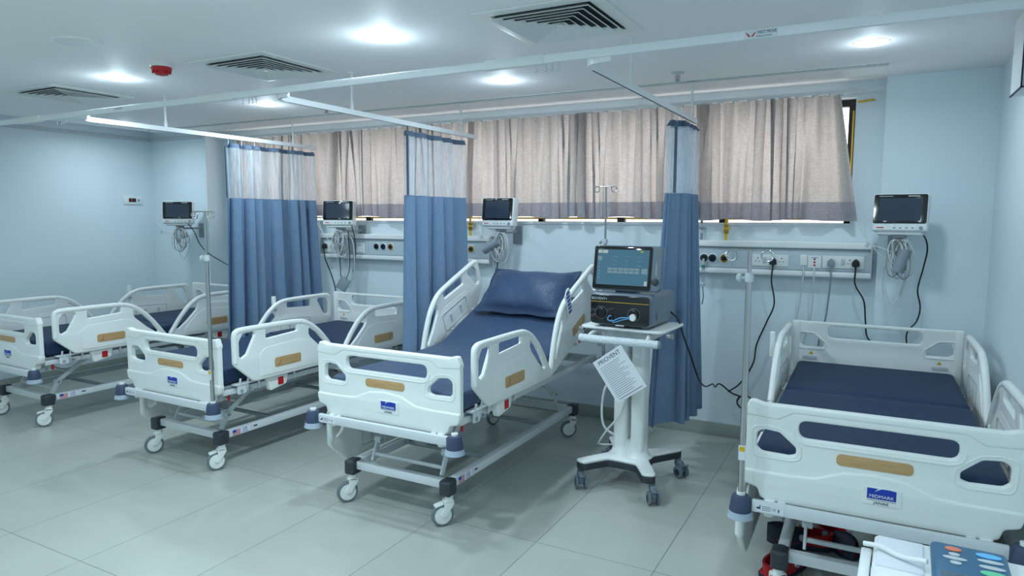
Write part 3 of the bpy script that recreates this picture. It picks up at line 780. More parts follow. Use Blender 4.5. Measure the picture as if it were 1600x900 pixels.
def hospital_bed(x, y, rz, lift, label, head_tilt=0., lowered=(), mt_mat=None, inlays=True):
    bed = thing('hospital_bed', label, 'bed', (x, y, 0), rz, 'hospital beds')
    link('base_frame', cached('base', base_mesh), bed)
    def cap_fn():
        b = N(M_char); b.b2((-.034, -.042, .163), (.034, .036, .246), .012, 3); b.b2((-.022, -.046, .19), (.022, .05, .242), .01, 3); return b.mesh('corner_cap')
    cm = cached('cap', cap_fn)
    rots = {(1, 0): R(-40), (-1, 0): R(-33), (1, 1): R(-48), (-1, 1): R(-20)}
    for sx in (1, -1):
        for e, yy in ((0, FY + .09), (1, FY + 1.75)):
            link('corner_cap', cm, bed, (sx * .322, yy, 0))
            caster(bed, sx * .325, yy, rots[(sx, e)] - rz * 12, e == 0 and sx == 1)
    # lifting linkage
    for y0, y1 in ((FY + .16, FY + .50), (FY + 1.66, FY + 1.30)):
        zp = .315 + lift * .4; d = 1 if y1 > y0 else -1
        for s in (-1, 1):
            b = N(M_metal)
            b.bar((s * .235, y0, .225), (s * .235, y0 + d * .05, zp), .012, .035, .003)
            b.bar((s * .222, y0 + d * .05, zp), (s * .222, y1, .50 + lift), .012, .034, .003)
            b.cyl((s * .21, y0 + d * .05, zp), (s * .25, y0 + d * .05, zp), .021, 18)
            b.m(M_greymet).cyl((s * .205, y0 + d * .05, zp), (s * .255, y0 + d * .05, zp), .011, 14)
            b.build('lift_arm', bed)
        b = N(M_metal).cyl((-.235, y0 + d * .02, .262), (.235, y0 + d * .02, .262), .0115, 14); k = .35
        b.cyl((-.222, y0 + d * .05 + (y1 - y0 - d * .05) * k, zp + (.50 + lift - zp) * k), (.222, y0 + d * .05 + (y1 - y0 - d * .05) * k, zp + (.50 + lift - zp) * k), .0115, 14)
        b.build('cross_rod', bed)
    def deck_fn():
        b = N(M_metal)
        for s in (-1, 1):
            b.b2((s * .40, FY + .03, .50), (s * .435, FY + 1.93, .535), .004)
            b.b2((s * .20, FY + .05, .495), (s * .235, FY + 1.9, .53), .004)
        for yy in (FY + .06, FY + .5, FY + 1.0, FY + 1.45, FY + 1.9): b.b2((-.41, yy - .015, .50), (.41, yy + .015, .53), .003)
        b.m(M_greymet)
        b.b2((-.42, FY + .04, .536), (.42, FY + 1.08, .556), .006)
        b.cyl((0, FY + .7, .47), (0, FY + 1.25, .43), .03); b.b2((-.07, FY + 1.2, .40), (.07, FY + 1.42, .48), .01)
        return b.mesh('deck_frame')
    link('deck_frame', cached('deck', deck_fn), bed, (0, 0, lift))
    def back_fn():
        b = N(M_greymet); b.b2((-.42, .03, -.029), (.42, .90, -.009), .006); return b.mesh('backrest')
    link('backrest', cached('back', back_fn), bed, (0, FY + 1.08, .565 + lift), (head_tilt, 0, 0))
    fb = link('footboard', cached('fb', footboard_mesh), bed, (0, FY, .462 + lift))
    b = cached('fbi', lambda: N(M_wood).plate([fillet([(-.128, .192), (.128, .192), (.128, .236), (-.128, .236)], .02)], .004, .001, 'xz', 0).mesh('wood_inlay'))
    link('wood_inlay', b, fb, (0, -.0185, 0))
    link('badge', cached('badge', badge_mesh), fb, (0.03, -.0275, .10))
    hb = link('headboard', cached('hb', headboard_mesh), bed, (0, FY + 1.965, .615 + lift))
    for s in (-1, 1):
        for e in ('foot', 'head'):
            low = (('l' if s < 0 else 'r') + e[0]) in lowered
            dz = -.455 if low else 0
            me = cached(('rail', e, s), lambda: rail_mesh(e == 'head', s))
            if e == 'foot': loc, rot = (s * .485, FY + .07, .565 + lift + dz), (0, 0, 0)
            else: loc, rot = (s * .485, FY + .99, .565 + lift + dz), (head_tilt, 0, 0)
            ro = link('side_rail', me, bed, loc, rot)
            link('wood_inlay', cached(('inlay', e, s), lambda: inlay_mesh(e == 'head', s)), ro)
            # mounting arms and release box under each rail
            def mech_fn(e=e, s=s):
                b = N(M_bedw); u = (lambda q: .92 - q) if e == 'head' else (lambda q: q)
                b.plate([fillet(sorted([(u(.27), .02), (u(.46), .02)])[::1] + sorted([(u(.44), -.075), (u(.30), -.10)])[::-1], .02)], .04, .008, 'yz', -s * .035)
                b.m(M_metal)
                for q in (.07, .13, .22, .52):
                    b.tube([(-s * .02, u(q), .03), (-s * .03, u(q), -.02), (-s * .045, u(q + .015), -.06), (-s * .06, u(q + .04), -.05)], .007, 8, sm=3)
                b.b2((-s * .02, u(.03), -.012), (-s * .06, u(.60), .0), .003)
                b.plate([fillet([(u(.05), -.07), (u(.12), -.07), (u(.12), -.01), (u(.05), -.01)][::(-1 if e == 'head' else 1)], .012)], .006, .001, 'yz', -s * .028)
                b.m(M_greymet).cyl((-s * .02, u(.08), -.05), (-s * .034, u(.08), -.05), .011); b.cyl((-s * .02, u(.16), -.055), (-s * .045, u(.16), -.055), .011)
                return b.mesh('release_box')
            bx = link('release_box', cached(('mech', e, s), mech_fn), bed, (loc[0], loc[1], .565 + lift), rot)
            link('red_button', cached(('btn', e, s), lambda e=e, s=s: N(M_red).box((-s * .013, (.92 - .385) if e == 'head' else .385, -.045), (.006, .045, .05), .004).mesh('red_button')), bx)
    else_stub = not head_tilt
    if else_stub:
        N(M_white).b2((-.535, FY + 1.275, .80), (-.507, FY + 1.305, .945), .006).b2((-.52, FY + 1.28, .78), (-.485, FY + 1.30, .82), .004).build('pole_socket', bed, (0, 0, lift))
    if head_tilt:
        link('control_pad', cached('ctl', lambda: control_mesh(1)), bed, (.485, FY + .99 - .30, .565 + lift), (head_tilt, 0, 0))
    def bar_fn():
        b = N(M_metal)
        b.b2((-.425, FY - .072, .428), (.425, FY - .045, .474), .004)
        b.m(M_white)
        for s in (-1, 1): b.cyl((s * .36, FY - .02, .405), (s * .36, FY - .02, .47), .022, 18)
        b.m(M_metal)
        for s in (-1, 1): b.b2((s * .30, FY - .05, .44), (s * .33, FY + .10, .47), .003); b.b2((s * .30, FY + .08, .44), (s * .33, FY + .12, .51), .003)
        b.m(M_paper).b2((-.405, FY - .0735, .434), (-.30, FY - .0718, .468))
        b.m(M_ink).b2((-.402, FY - .074, .445), (-.388, FY - .0732, .453)).b2((-.391, FY - .074, .453), (-.388, FY - .0732, .462))
        b.b2((-.322, FY - .074, .443), (-.318, FY - .0732, .456)).text('CE', .012, Tr((-.338, FY - .0736, .451)) @ XZ, .0003)
        b.m(M_grey)
        for i in range(3): b.b2((-.382, FY - .074, .442 + i * .007), (-.35, FY - .0732, .445 + i * .007))
        return b.mesh('bumper_bar')
    link('bumper_bar', cached('bar', bar_fn), bed, (0, 0, lift))
    def rbar_fn():
        b = N(M_metal); b.b2((-.425, FY + 1.985, .45), (.425, FY + 2.01, .495), .004)
        for s in (-1, 1): b.b2((s * .30, FY + 1.88, .465), (s * .33, FY + 1.99, .495), .003); b.b2((s * .30, FY + 1.88, .465), (s * .33, FY + 1.92, .51), .003)
        return b.mesh('rear_bar')
    link('rear_bar', cached('rbar', rbar_fn), bed, (0, 0, lift))
    bm_ = cached('bumper', bumper_mesh)
    for s in (-1, 1):
        link('bumper', bm_, bed, (s * .465, FY - .065, .392 + lift)); link('bumper', bm_, bed, (s * .465, FY + 1.99, .412 + lift))
        hl = N(M_navy).b2((s * .42, FY - .075, .43), (s * .445, FY - .045, .475), .003); hl.build('bumper_joint', bed, (0, 0, lift))
        rl = N(M_red).bar((s * .40, FY + .10, .515), (s * .405, FY + .095, .455), .014, .02, .003); rl.build('brake_lever', bed, (0, 0, lift))
    return bed
def mattress(bed, lift, tilt, mt, label, name='mattress'):
    o = link(name, mattress_mesh(tilt, mt), None, (bed.location.x, bed.location.y, lift), (0, 0, bed.rotation_euler.z))
    return tag(o, label, 'mattress', 'bed mattresses')
TILT = R(22)
BEDS = [(-5.875, 3.765, R(-1.0), -.005), (-3.944, 3.785, R(-1.2), .0), (-2.243, 3.80, R(0), .06), (.02, 3.84, R(.6), .018)]
bed1 = hospital_bed(*BEDS[0], 'white hospital bed farthest left, beside the plain left wall, all four side rails up')
bed2 = hospital_bed(*BEDS[1], 'flat white hospital bed second from left with steel drip pole at its foot corner', lowered=('lf',))
bed3 = hospital_bed(*BEDS[2], 'white hospital bed with raised backrest and navy pillow in the middle', head_tilt=TILT, lowered=('lf',))
bed4 = hospital_bed(*BEDS[3], 'white hospital bed at right front, flat, against the right wall', lowered=('lf',))
mattress(bed1, BEDS[0][3], 0, M_vinyl, 'blue vinyl mattress on the farthest left bed')
mattress(bed2, BEDS[1][3], 0, M_vinyl, 'blue vinyl mattress on second bed from left, between two ward curtains')
mattress(bed3, BEDS[2][3], TILT, M_satin, 'navy striped satin sheeted mattress bent up under the pillow')
mattress(bed4, BEDS[3][3], R(1.6), M_vinyl, 'dark blue vinyl mattress with cross seam on the right front bed') if 0 else \
    mattress(bed4, BEDS[3][3], 0, M_vinyl, 'dark blue vinyl mattress with cross seam on the right front bed')
# pillow
def pillow():
    b = N(M_satin); n, m_ = 36, 26; hw, hh = .362, .215; V = []; F = []
    for sd in (1, -1):
        for j in range(m_ + 1):
            for i in range(n + 1):
                u = i / n * 2 - 1; v = j / m_ * 2 - 1
                e = max(0, 1 - abs(u / .93) ** 3.2) * max(0, 1 - abs(v / .9) ** 3.0)
                zz = 0.1 * e ** .55 if e > 0 else 0
                cr_ = 1 - .05 * (1 - u * u) * abs(v) - 0
                x = u * hw * (1 - .035 * (1 - abs(v)) ** .5) + .004 * math.sin(9 * v)
                y = v * hh * (1 - .07 * (1 - abs(u) ** 2) ** 1.0) + .005 * math.sin(8 * u)
                V.append((x, y, sd * (zz + .004) + .006 * math.sin(5 * u + 3 * v) * e * sd + .012 * (u * u * v * v) * (1 if sd > 0 else 1)))
    k = (n + 1) * (m_ + 1)
    for sd in range(2):
        for j in range(m_):
            for i in range(n): F.append((sd * k + j * (n + 1) + i, sd * k + j * (n + 1) + i + 1, sd * k + (j + 1) * (n + 1) + i + 1, sd * k + (j + 1) * (n + 1) + i))
    ring = [i for i in range(n + 1)] + [j * (n + 1) + n for j in range(1, m_ + 1)] + [m_ * (n + 1) + i for i in range(n - 1, -1, -1)] + [j * (n + 1) for j in range(m_ - 1, 0, -1)]
    for a in range(len(ring)):
        p, q = ring[a], ring[(a + 1) % len(ring)]; F.append((p, q, k + q, k + p))
    b.add(V, F); return b.mesh('pillow', 180)
ps = .64
py_ = 3.80 + FY + .035 + 1.075 + ps * math.cos(TILT) - math.sin(TILT) * .215
pz_ = .565 + .06 + ps * math.sin(TILT) + math.cos(TILT) * .215
tag(link('pillow', pillow(), None, (-2.235, py_, pz_), (TILT + R(22), 0, R(-2))), 'plump navy striped satin pillow on the raised backrest', 'pillow')

# ------------------------------------------------------------------ drip poles
def drip_pole(x, y, z0, zc, zt, label, rz=0):
    t = thing('drip_pole', label, 'IV pole', (x, y, z0), rz, 'steel drip poles')
    N(M_chrome).cyl((0, 0, 0), (0, 0, zc - z0), .0125, 18).build('outer_tube', t)
    N(M_chrome).cyl((0, 0, zc - z0 - .05), (0, 0, zt - z0), .008, 14).build('inner_tube', t)
    b = N(M_ltgrey).lathe([(.017, zc - z0 - .02), (.018, zc - z0), (.014, zc - z0 + .015)], n=16); b.build('clamp_collar', t)
    k = N(M_ltgrey); k.cyl((-.015, 0, zc - z0 - .005), (-.03, 0, zc - z0 - .005), .006)
    k.lathe([(.01, 0), (.017, .004), (.017, .016), (.01, .02)], (-.028, 0, zc - z0 - .005), 10, M=Matrix.Rotation(-PI / 2, 4, 'Y')); k.build('clamp_knob', t)
    h = N(M_chrome); zz = zt - z0
    for s in (-1, 1):
        P = [(0, 0, zz), (s * .05, 0, zz + .002)]
        for i in range(22):
            a = PI / 2 - s * 2 * PI * 1.3 * i / 21
            P.append((s * .066 + .021 * math.cos(a), -.0012 * i, zz - .019 + .021 * math.sin(a)))
        h.tube(P, .0032, 8)
    h.build('hook_arm', t)
    s_ = N(M_paper).b2((-.0135, -.0135, .14), (.0135, -.0128, .20)); s_.m(M_yellow).b2((-.010, -.0141, .175), (.010, -.0134, .195)); s_.build('warning_sticker', t)
def bworld(bed, lx, ly):
    c, s = math.cos(bed.rotation_euler.z), math.sin(bed.rotation_euler.z)
    return bed.location.x + lx * c - ly * s, bed.location.y + lx * s + ly * c
x, y = bworld(bed4, -.465, FY - .065); drip_pole(x, y, .392 + .018 + .102, 1.385, 1.487, 'steel drip pole at the left foot corner of the right front bed')
x, y = bworld(bed2, .465, FY - .065); drip_pole(x, y, .392 + .102, 1.37, 1.64, 'steel drip pole at the foot corner of the second bed from left')
x, y = bworld(bed3, .465, FY + 1.99); drip_pole(x, y, .412 + .06 + .102, 1.44, 1.838, 'steel drip pole rising behind the ventilator beside the pillow')

# ------------------------------------------------------------------ bed-head service panels, sockets, gas outlets
def panel(x0, x1, label, seams):
    t = thing('bed_head_panel', label, 'wall panel', (x0, YB, 1.335), 0, 'bed head service panels'); L_ = x1 - x0
    N(M_panel).b2((0, -.075, -.085), (L_, 0, .085), .003).build('fascia', t)
    b = N(M_white).plate([fillet([(-.10, .072), (-.092, .118), (0, .118), (0, .072)], .012)], L_, .001, 'yz', L_ / 2); b.build('top_rail', t)
    b = N(M_white).plate([fillet([(-.10, -.118), (-.10, -.078), (0, -.075), (0, -.118)], .016)], L_, .001, 'yz', L_ / 2); b.build('bottom_rail', t)
    b = N(M_grey).b2((.002, -.078, .066), (L_ - .002, -.07, .072)).b2((.002, -.078, -.078), (L_ - .002, -.07, -.072))
    for s in seams: b.b2((s - x0 - .001, -.076, -.07), (s - x0 + .001, -.07, .066))
    b.build('shadow_gap', t)
    for xx in (0, L_): N(M_ltgrey).b2((xx - .006, -.098, -.112), (xx + .006, 0, .112), .004).build('end_cap', t)
    return t
panel(-1.19, -.03, 'bed head panel with sockets behind the right front bed', [-.9])
panel(-4.78, -2.885, 'bed head panel with gas outlets between the left two monitors', [-4.2, -3.3])
def plate_socket(x, z, wd, hg, label, pins, switch):
    t = thing('socket_plate', label, 'socket', (x, YB - .075, z), 0, 'white socket plates')
    N(M_white).b2((-wd / 2, -.009, -hg / 2), (wd / 2, 0, hg / 2), .003).build('plate', t)
    b = N(M_black)
    for px in pins:
        for dx, dz, r in ((0, .014, .0042), (-.011, -.008, .0035), (.011, -.008, .0035)): b.cyl((px + dx, -.0088, dz), (px + dx, -.0096, dz), r, 10)
    if pins: b.build('pin_hole', t)
    for sx in switch: N(M_ltgrey).b2((sx - .012, -.013, -.02), (sx + .012, -.0085, .02), .002).build('rocker_switch', t)
    return t
plate_socket(-.655, 1.322, .25, .082, 'wide white socket plate left of the phone outlet, behind the drip pole', [-.075, .08], [-.03, .03])
plate_socket(-.435, 1.33, .045, .075, 'slim white box left of the marked outlet plate', [], [])
t = plate_socket(-.367, 1.32, .083, .084, 'square white outlet plate with a column of red marks', [], [])
b = N(M_red); 
for k, z in enumerate((.018, -.002, -.022)):
    b.lathe([(.007, -.0098), (.007, -.0088)], (0, 0, 0), 12, M=Tr((0, 0, z)) @ Matrix.Rotation(PI / 2, 4, 'X') @ Tr((0, 0, .0185)))
b.m(M_blue).b2((-.02, -.0096, .027), (.02, -.0088, .03)); b.build('mark', t)
plate_socket(-.195, 1.323, .25, .082, 'wide white socket plate nearest the right pillar', [-.075, .04, .085], [0])
plate_socket(-4.685, 1.325, .11, .1, 'white socket plate beside the widest ward curtain', [-.02], [.03])
plate_socket(-4.29, 1.325, .10, .095, 'white socket plate under the second monitor', [0], [])
def gas(x, z, colr, label):
    t = thing('gas_outlet', label, 'gas outlet', (x, YB - .075, z), 0, 'round gas outlets')
    N(M_white).lathe([(.036, 0), (.035, .006), (.03, .008)], n=28, M=Matrix.Rotation(PI / 2, 4, 'X')).build('escutcheon', t)
    N(colr).lathe([(.0285, .007), (.028, .012), (.022, .013), (.022, .009)], n=28, M=Matrix.Rotation(PI / 2, 4, 'X')).build('ring', t)
    N(M_black).lathe([(.016, .008), (.015, .016), (.007, .0165)], n=20, M=Matrix.Rotation(PI / 2, 4, 'X')).build('port', t)
M_gasb = mat('outlet_blue', (44, 60, 96), .4)
for i, (x, c_, l) in enumerate([(-1.10, M_char, 'dark gas outlet beside the right ward curtain'), (-1.04, M_gasb, 'navy gas outlet, middle of three on the right panel'), (-.957, M_brass, 'yellow gas outlet on the right panel'),
                (-4.10, M_char, 'dark gas outlet, left of three on the left panel'), (-4.02, M_gasb, 'navy gas outlet, middle of three on the left panel'), (-3.935, M_brass, 'brass gas outlet, right of three on the left panel'),
                (-3.07, M_brass, 'brass gas outlet beside the middle ward curtain')]):
    gas(x, 1.325 if x > -2 else 1.34, c_, l)
def wire(name, pts, r, mt, label, cat='cable', group=None, sm=8):
    return tag(N(mt).tube(pts, r, 8, sm=sm).build(name, ang=180), label, cat, group)
def plug(x, z, mt, label, cord=None, y=YB - .085):
    t = thing('power_plug', label, 'plug', (x, y, z), 0, 'three pin plugs')
    N(mt).plate([fillet([(-.024, -.022), (.024, -.022), (.02, .012), (0, .03), (-.02, .012)], .008)], .03, .004, 'xz', -.016).build('body', t)
    N(mt).cyl((0, -.022, -.018), (0, -.026, -.05), .007, 10, .005).build('strain_relief', t)
    if cord: N(mt).tube([(p[0] - x, p[1] - y, p[2] - z) for p in cord], .005, 8, sm=8).build('cord', t, ang=180)
plug(-.627, 1.315, M_black, 'black plug left of centre on the right panel, its cord falling behind the drip pole',
     [(-.627, YB - .112, 1.27), (-.63, YB - .115, 1.18), (-.61, YB - .09, 1.02), (-.66, YB - .07, .88), (-.72, YB - .05, .72), (-.74, YB - .04, .58), (-.82, YB - .04, .43), (-.9, YB - .08, .36)])
plug(-.118, 1.319, M_black, 'black plug with hanging cord in the socket nearest the right pillar',
     [(-.118, YB - .112, 1.275), (-.115, YB - .11, 1.18), (-.06, YB - .13, 1.08), (-.045, YB - .13, .96), (-.03, YB - .135, .85), (.02, YB - .135, .78), (.005, YB - .135, .66), (.0, YB - .135, .5)])
def lead(x, xx): return [(x, YB - .10, 1.29), (x + .003, YB - .112, 1.2), (xx - .02, YB - .07, .95), (xx - .06, YB - .03, .75), (xx - .03, YB - .03, .5)]
plug(-.265, 1.318, M_grey, 'grey plug with grey cord on the right panel', lead(-.265, -.262))
plug(-4.72, 1.33, M_black, 'black plug with hanging cord half hidden by the widest ward curtain',
     [(-4.72, YB - .112, 1.28), (-4.70, YB - .115, 1.2), (-4.68, YB - .06, 1.05), (-4.66, YB - .03, .9), (-4.64, YB - .03, .7), (-4.55, YB - .06, .6)])
for x, xx, c_, l in [(-.435, -.44, M_cablew, 'white lead hanging from the slim white box'), (-.367, -.355, M_cablew, 'white lead hanging from the marked outlet plate')]:
    wire('hanging_lead', lead(x, xx), .0045, c_, l, 'cable', 'pale leads under the right panel')
# valves and yellow gas pipe under the window
t = thing('gas_pipe', 'thin yellow pipe lying along the window sill behind the curtains', 'pipe', (-3.1, YB + .06, 1.6065))
N(M_yellow).cyl((-2.85, 0, 0), (2.85, 0, 0), .0075, 12).build('pipe', t)
for x_ in (-2.6, -1.2, .1, 1.32, 2.1): N(M_win).b2((x_ - .03, -.008, 1.577 - 1.6065), (x_ + .03, .03, .008)).build('bracket', t)
def valve(x, mt, label):
    t = thing('gas_valve', label, 'valve', (x, YB - .03, 1.45), 0, 'gas valves above the panels')
    b = N(mt).cyl((0, 0, 0), (0, 0, .165), .010, 12); b.cyl((0, 0, .16), (0, .03, .16), .010); b.build('pipe', t)
    b = N(M_brass if mt is M_yellow else M_ltgrey); b.lathe([(.013, .05), (.018, .055), (.018, .075), (.013, .08)], n=8); b.lathe([(.013, .095), (.016, .1), (.016, .115), (.013, .12)], n=8); b.build('fitting', t)
    b = N(mt); b.cyl((0, -.014, .085), (0, -.024, .085), .006); b.box((.012, -.026, .088), (.05, .005, .012), .002); b.build('lever', t)
valve(-.962, M_yellow, 'yellow gas valve above the right panel beside the marked sockets'); valve(-3.108, M_yellow, 'yellow gas valve beside the middle ward curtain')
valve(-1.135, M_grey, 'grey gas valve beside the right ward curtain')
# flow meter near right curtain
t = thing('flow_meter', 'small clear flow meter with green tube hanging by the right ward curtain', 'flow meter', (-1.10, YB - .10, 1.15))
N(M_film).lathe([(.012, 0), (.012, .09), (.009, .1)], n=14).build('tube', t)
M_green = mat('green_plastic', (40, 150, 120), .4)
b = N(M_ltgrey).cyl((0, 0, .1), (0, 0, .16), .009).cyl((0, 0, .16), (0, .03, .17), .009).lathe([(.016, -.03), (.018, -.01), (.012, 0)], n=14); b.build('body', t)
b = N(M_green).cyl((0, 0, .105), (0, 0, .125), .013).tube([(0, 0, -.03), (.01, -.01, -.1), (.0, 0, -.16)], .004, 8, sm=5); b.build('green_hose', t)
# wall plate on left wall
t = thing('nurse_call_plate', 'white wall plate with red digit display on the left wall', 'wall switch', (XL, 4.62, 1.785))
N(M_white).b2((0, -.105, -.045), (.014, .105, .045), .004).build('plate', t)
N(M_black).b2((.012, -.05, -.02), (.017, .03, .02), .002).build('display', t)
b = N(M_led).text('8', .026, Tr((.0175, -.02, 0)) @ YZp, .0004); b.build('digit', t)
N(M_grey).lathe([(.012, .012), (.011, .02), (.006, .021)], (0, .06, 0), 14, axis='x').build('button', t)

# ------------------------------------------------------------------ patient monitors
def monitor(x, y, z, rz, wall_y, plate_x, seed, label, cordpts, arm=True):
    t = thing('patient_monitor', label, 'monitor', (x, y, z), rz, 'patient monitors on wall arms')
    rnd = random.Random(seed); tl = Matrix.Rotation(R(-6), 4, 'X')
    b = N(M_white).t(tl); b.box((0, .045, 0), (.295, .085, .228), .014, 3); b.box((0, .09, .0), (.24, .045, .18), .018, 2); b.box((0, .06, -.12), (.24, .08, .024), .006); b.build('housing', t)
    N(M_blackgloss).t(tl).plate([fillet([(-.141, -.066), (.141, -.066), (.141, .108), (-.141, .108)], .012)], .004, .001, 'xz', .001).build('bezel', t)
    b = N(M_scr).t(tl).b2((-.112, -.0026, -.05), (.11, -.0012, .085)); b.build('screen', t)
    b = N(M_ltgrey).t(tl).b2((.04, -.0022, .095), (.10, -.001, .100)); b.build('handle_mark', t)
    b = N(M_grey).t(tl).b2((-.115, -.0022, .094), (-.04, -.001, .100)); b.build('lettering', t)
    N(M_red).t(tl).b2((-.12, .0015, -.094), (-.08, .0022, -.088)).build('lettering', t)
    for k in range(4): N(M_grey).t(tl).b2((-.03 + k * .032, .0015, -.096), (-.018 + k * .032, .0022, -.088)).build('button', t)
    N(M_grey).t(tl).cyl((.115, .004, -.092), (.115, -.006, -.092), .010, 14).build('dial', t)
    # bracket
    c, s = math.cos(-rz), math.sin(-rz)
    def loc(wx, wy, wz): dx, dy = wx - x, wy - y; return (dx * c - dy * s, dx * s + dy * c, wz - z)
    p = loc(plate_x, wall_y - .006, z - .19)
    b = N(M_greymet); b.b2((-.035, .03, -.155), (.035, .10, -.122), .006); b.cyl((0, .06, -.155), (0, .06, -.19), .016); b.bar((0, .06, -.165), (p[0], p[1] - .03, -.165), .035, .022, .004); b.build('arm', t)
    N(M_grey).box((p[0], p[1], -.19), (.085, .012, .15), .004, rot=(0, 0, -rz)).build('wall_plate', t)
    # coiled leads hung from the bracket
    for k in range(11):
        mt = [M_cablew, M_cableg, M_cablew, M_ltgrey][k % 4]; w_ = rnd.uniform(.025, .07); l = rnd.uniform(.12, .25); cx = rnd.uniform(-.02, .035); cy = rnd.uniform(.01, .05); tw = rnd.uniform(-.02, .02)
        P = []
        for q in range(10):
            a = 2 * PI * q / 10; P.append((cx + w_ * math.sin(a) * (1 if k % 2 else .8) + tw * math.cos(a), cy + .012 * math.sin(2 * a + k), -.165 - l / 2 - l / 2 * -math.cos(a)))
        N(mt).tube(P, .0036, 6, closed=True, sm=4).build('sensor_lead', t, ang=180)
    for k in range(2):
        P = [(-.12, .05, .0 + .02 * k - .03), (-.165, .04, -.03), (-.19 - .02 * k, .03, -.10), (-.15, .02, -.19), (-.08, .02, -.22 - .05 * k), (-.02, .03, -.24), (.0, .03, -.18)]
        N(M_cablew).tube(P, .0028, 6, sm=5).build('sensor_lead', t, ang=180)
    for k in range(3): N(M_ltgrey).cyl((-.12, .04, -.01 - .03 * k), (-.145, .04, -.01 - .03 * k), .006, 8).build('connector', t)
    b = N(M_ltgrey); b.box((-.17, .03, -.20), (.022, .006, .03), .002, rot=(0, R(20), 0)); b.build('lead_tag', t)
    for k in range(3 if seed in (2, 4) else 1):
        a = rnd.uniform(-.06, .06); d_ = rnd.uniform(.3, .55)
        P = [(.02, .04, -.18), (.06 + a, .06, -.25), (.07 + a, .08, -.18 - d_ * .6), (a, .09, -.18 - d_), (-.05 + a, .08, -.18 - d_ * .5), (-.03, .05, -.22)]
        N(M_cablew).tube(P, .003, 6, sm=6).build('sensor_lead', t, ang=180)
    # grey cuff wrapped in the leads
    if seed == 2: b = N(M_grey).box((.02, .04, -.66), (.10, .025, .12), .006, rot=(0, R(30), 0)); b.m(M_black).tube([(0, .04, -.2), (-.005, .04, -.4), (.0, .04, -.60)], .004, 6, sm=5); b.m(M_black).tube([(.08, .04, -.17), (.09, .04, -.4), (.08, .04, -.54), (.05, .04, -.61)], .004, 6, sm=5)
    elif seed == 3: b = N(M_grey).cyl((-.14, .02, -.31), (.0, .03, -.235), .034, 14)
    elif seed == 4: b = N(M_grey).cyl((.0, .02, -.36), (.04, .03, -.22), .034, 14)
    else: b = N(M_grey).box((.05, .03, -.24), (.06, .03, .05), .006, rot=(0, R(-20), 0))
    b.build('pressure_cuff', t)
    if cordpts: N(M_black).tube([loc(*q) for q in cordpts], .0045, 8, sm=7).build('power_cord', t, ang=180)
    return t
monitor(.108, 4.72, 1.648, R(-9), 4.98, .10, 4, 'patient monitor on the right pillar above the right front bed',
        [(.20, 4.80, 1.53), (.25, 4.84, 1.5), (.27, 4.87, 1.42), (.255, 4.9, 1.30), (.235, 4.92, 1.17), (.255, 4.93, 1.06), (.24, 4.93, .97), (.19, 4.93, .88), (.215, 4.94, .7), (.2, 4.94, .55)])
monitor(-6.36, 4.60, 1.655, R(38), 4.86, -6.33, 1, 'patient monitor at far left above the farthest bed',
        [(-6.28, 4.66, 1.54), (-6.24, 4.70, 1.45), (-6.22, 4.74, 1.33), (-6.15, 4.8, 1.22), (-6.0, 4.95, 1.08), (-5.9, 5.02, 1.0)])
monitor(-4.38, 4.80, 1.65, R(20), 5.08, -4.33, 2, 'patient monitor with hanging grey box, between the two left ward curtains',
        [(-4.28, 4.87, 1.53), (-4.27, 4.9, 1.4), (-4.29, 4.92, 1.22), (-4.33, 4.93, 1.1)])
monitor(-2.675, 4.75, 1.655, R(-4), 5.08, -2.66, 3, 'patient monitor above the navy pillow',
        [(-2.70, 4.82, 1.47), (-2.72, 4.9, 1.40), (-2.78, 4.95, 1.25), (-2.83, 5.0, 1.1), (-2.92, 5.03, .9), (-2.95, 5.04, .7)])


# ------------------------------------------------------------------ ventilator on its trolley
VX, VY = -1.27, 3.92
cart = thing('ventilator_trolley', 'white wheeled ventilator trolley with twin columns and four arms', 'trolley', (VX, VY, 0), R(-3))
def star(k=1., notch=True):
    P = []
    W, D = .225 * k, .25 * k
    P = [(-W - .03, -D - .005, .03), (-W + .045, -D - .03, .03), (-.085, -.135, .05), (.085, -.135, .05), (W - .045, -D - .03, .03), (W + .03, -D - .005, .03),
         (.13, -.04, .06), (.13, .06, .06), (W + .03, D + .005, .03), (W - .045, D + .03, .03), (.07, .15, .05), (-.07, .15, .05), (-W + .045, D + .03, .03), (-W - .03, D + .005, .03), (-.13, .06, .06), (-.13, -.04, .06)]
    return fillet(P, .03, 6)
N(M_char).plate([star()], .042, .006, 'xy', .138).build('base_skirt', cart)
b = N(M_white).plate([star()], .018, .007, 'xy', .166)
b.build('base_cover', cart)
def vcaster(x, y, rz):
    b = N(M_ventgrey); b.cyl((0, 0, .10), (0, 0, .125), .017, 14)
    b.plate([fillet([(.02, .105), (.02, .08), (-.012, .03), (-.045, .03), (-.05, .07), (-.03, .105)], .012)], .036, .008, 'yz', 0)
    b.box((0, -.06, .083), (.034, .035, .01), .003, rot=(R(-25), 0, 0))
    o = b.build('caster', cart, (x, y, 0), (0, 0, rz))
    for s in (-1, 1):
        wh = N(M_ventgrey).lathe([(.01, -.008), (.03, -.008), (.038, -.005), (.038, .005), (.03, .008), (.01, .008)], axis='x', n=24); wh.m(M_char).lathe([(.012, -.0092), (.02, -.0092), (.02, .0092), (.012, .0092)], axis='x', n=18)
        wh.build('wheel', o, (s * .026, -.028, .038))
for x, y, rz in ((-.225, -.235, R(35)), (.225, -.235, R(35)), (.225, .24, R(60)), (-.225, .24, R(-20))): vcaster(x, y, rz)
b = N(M_white)
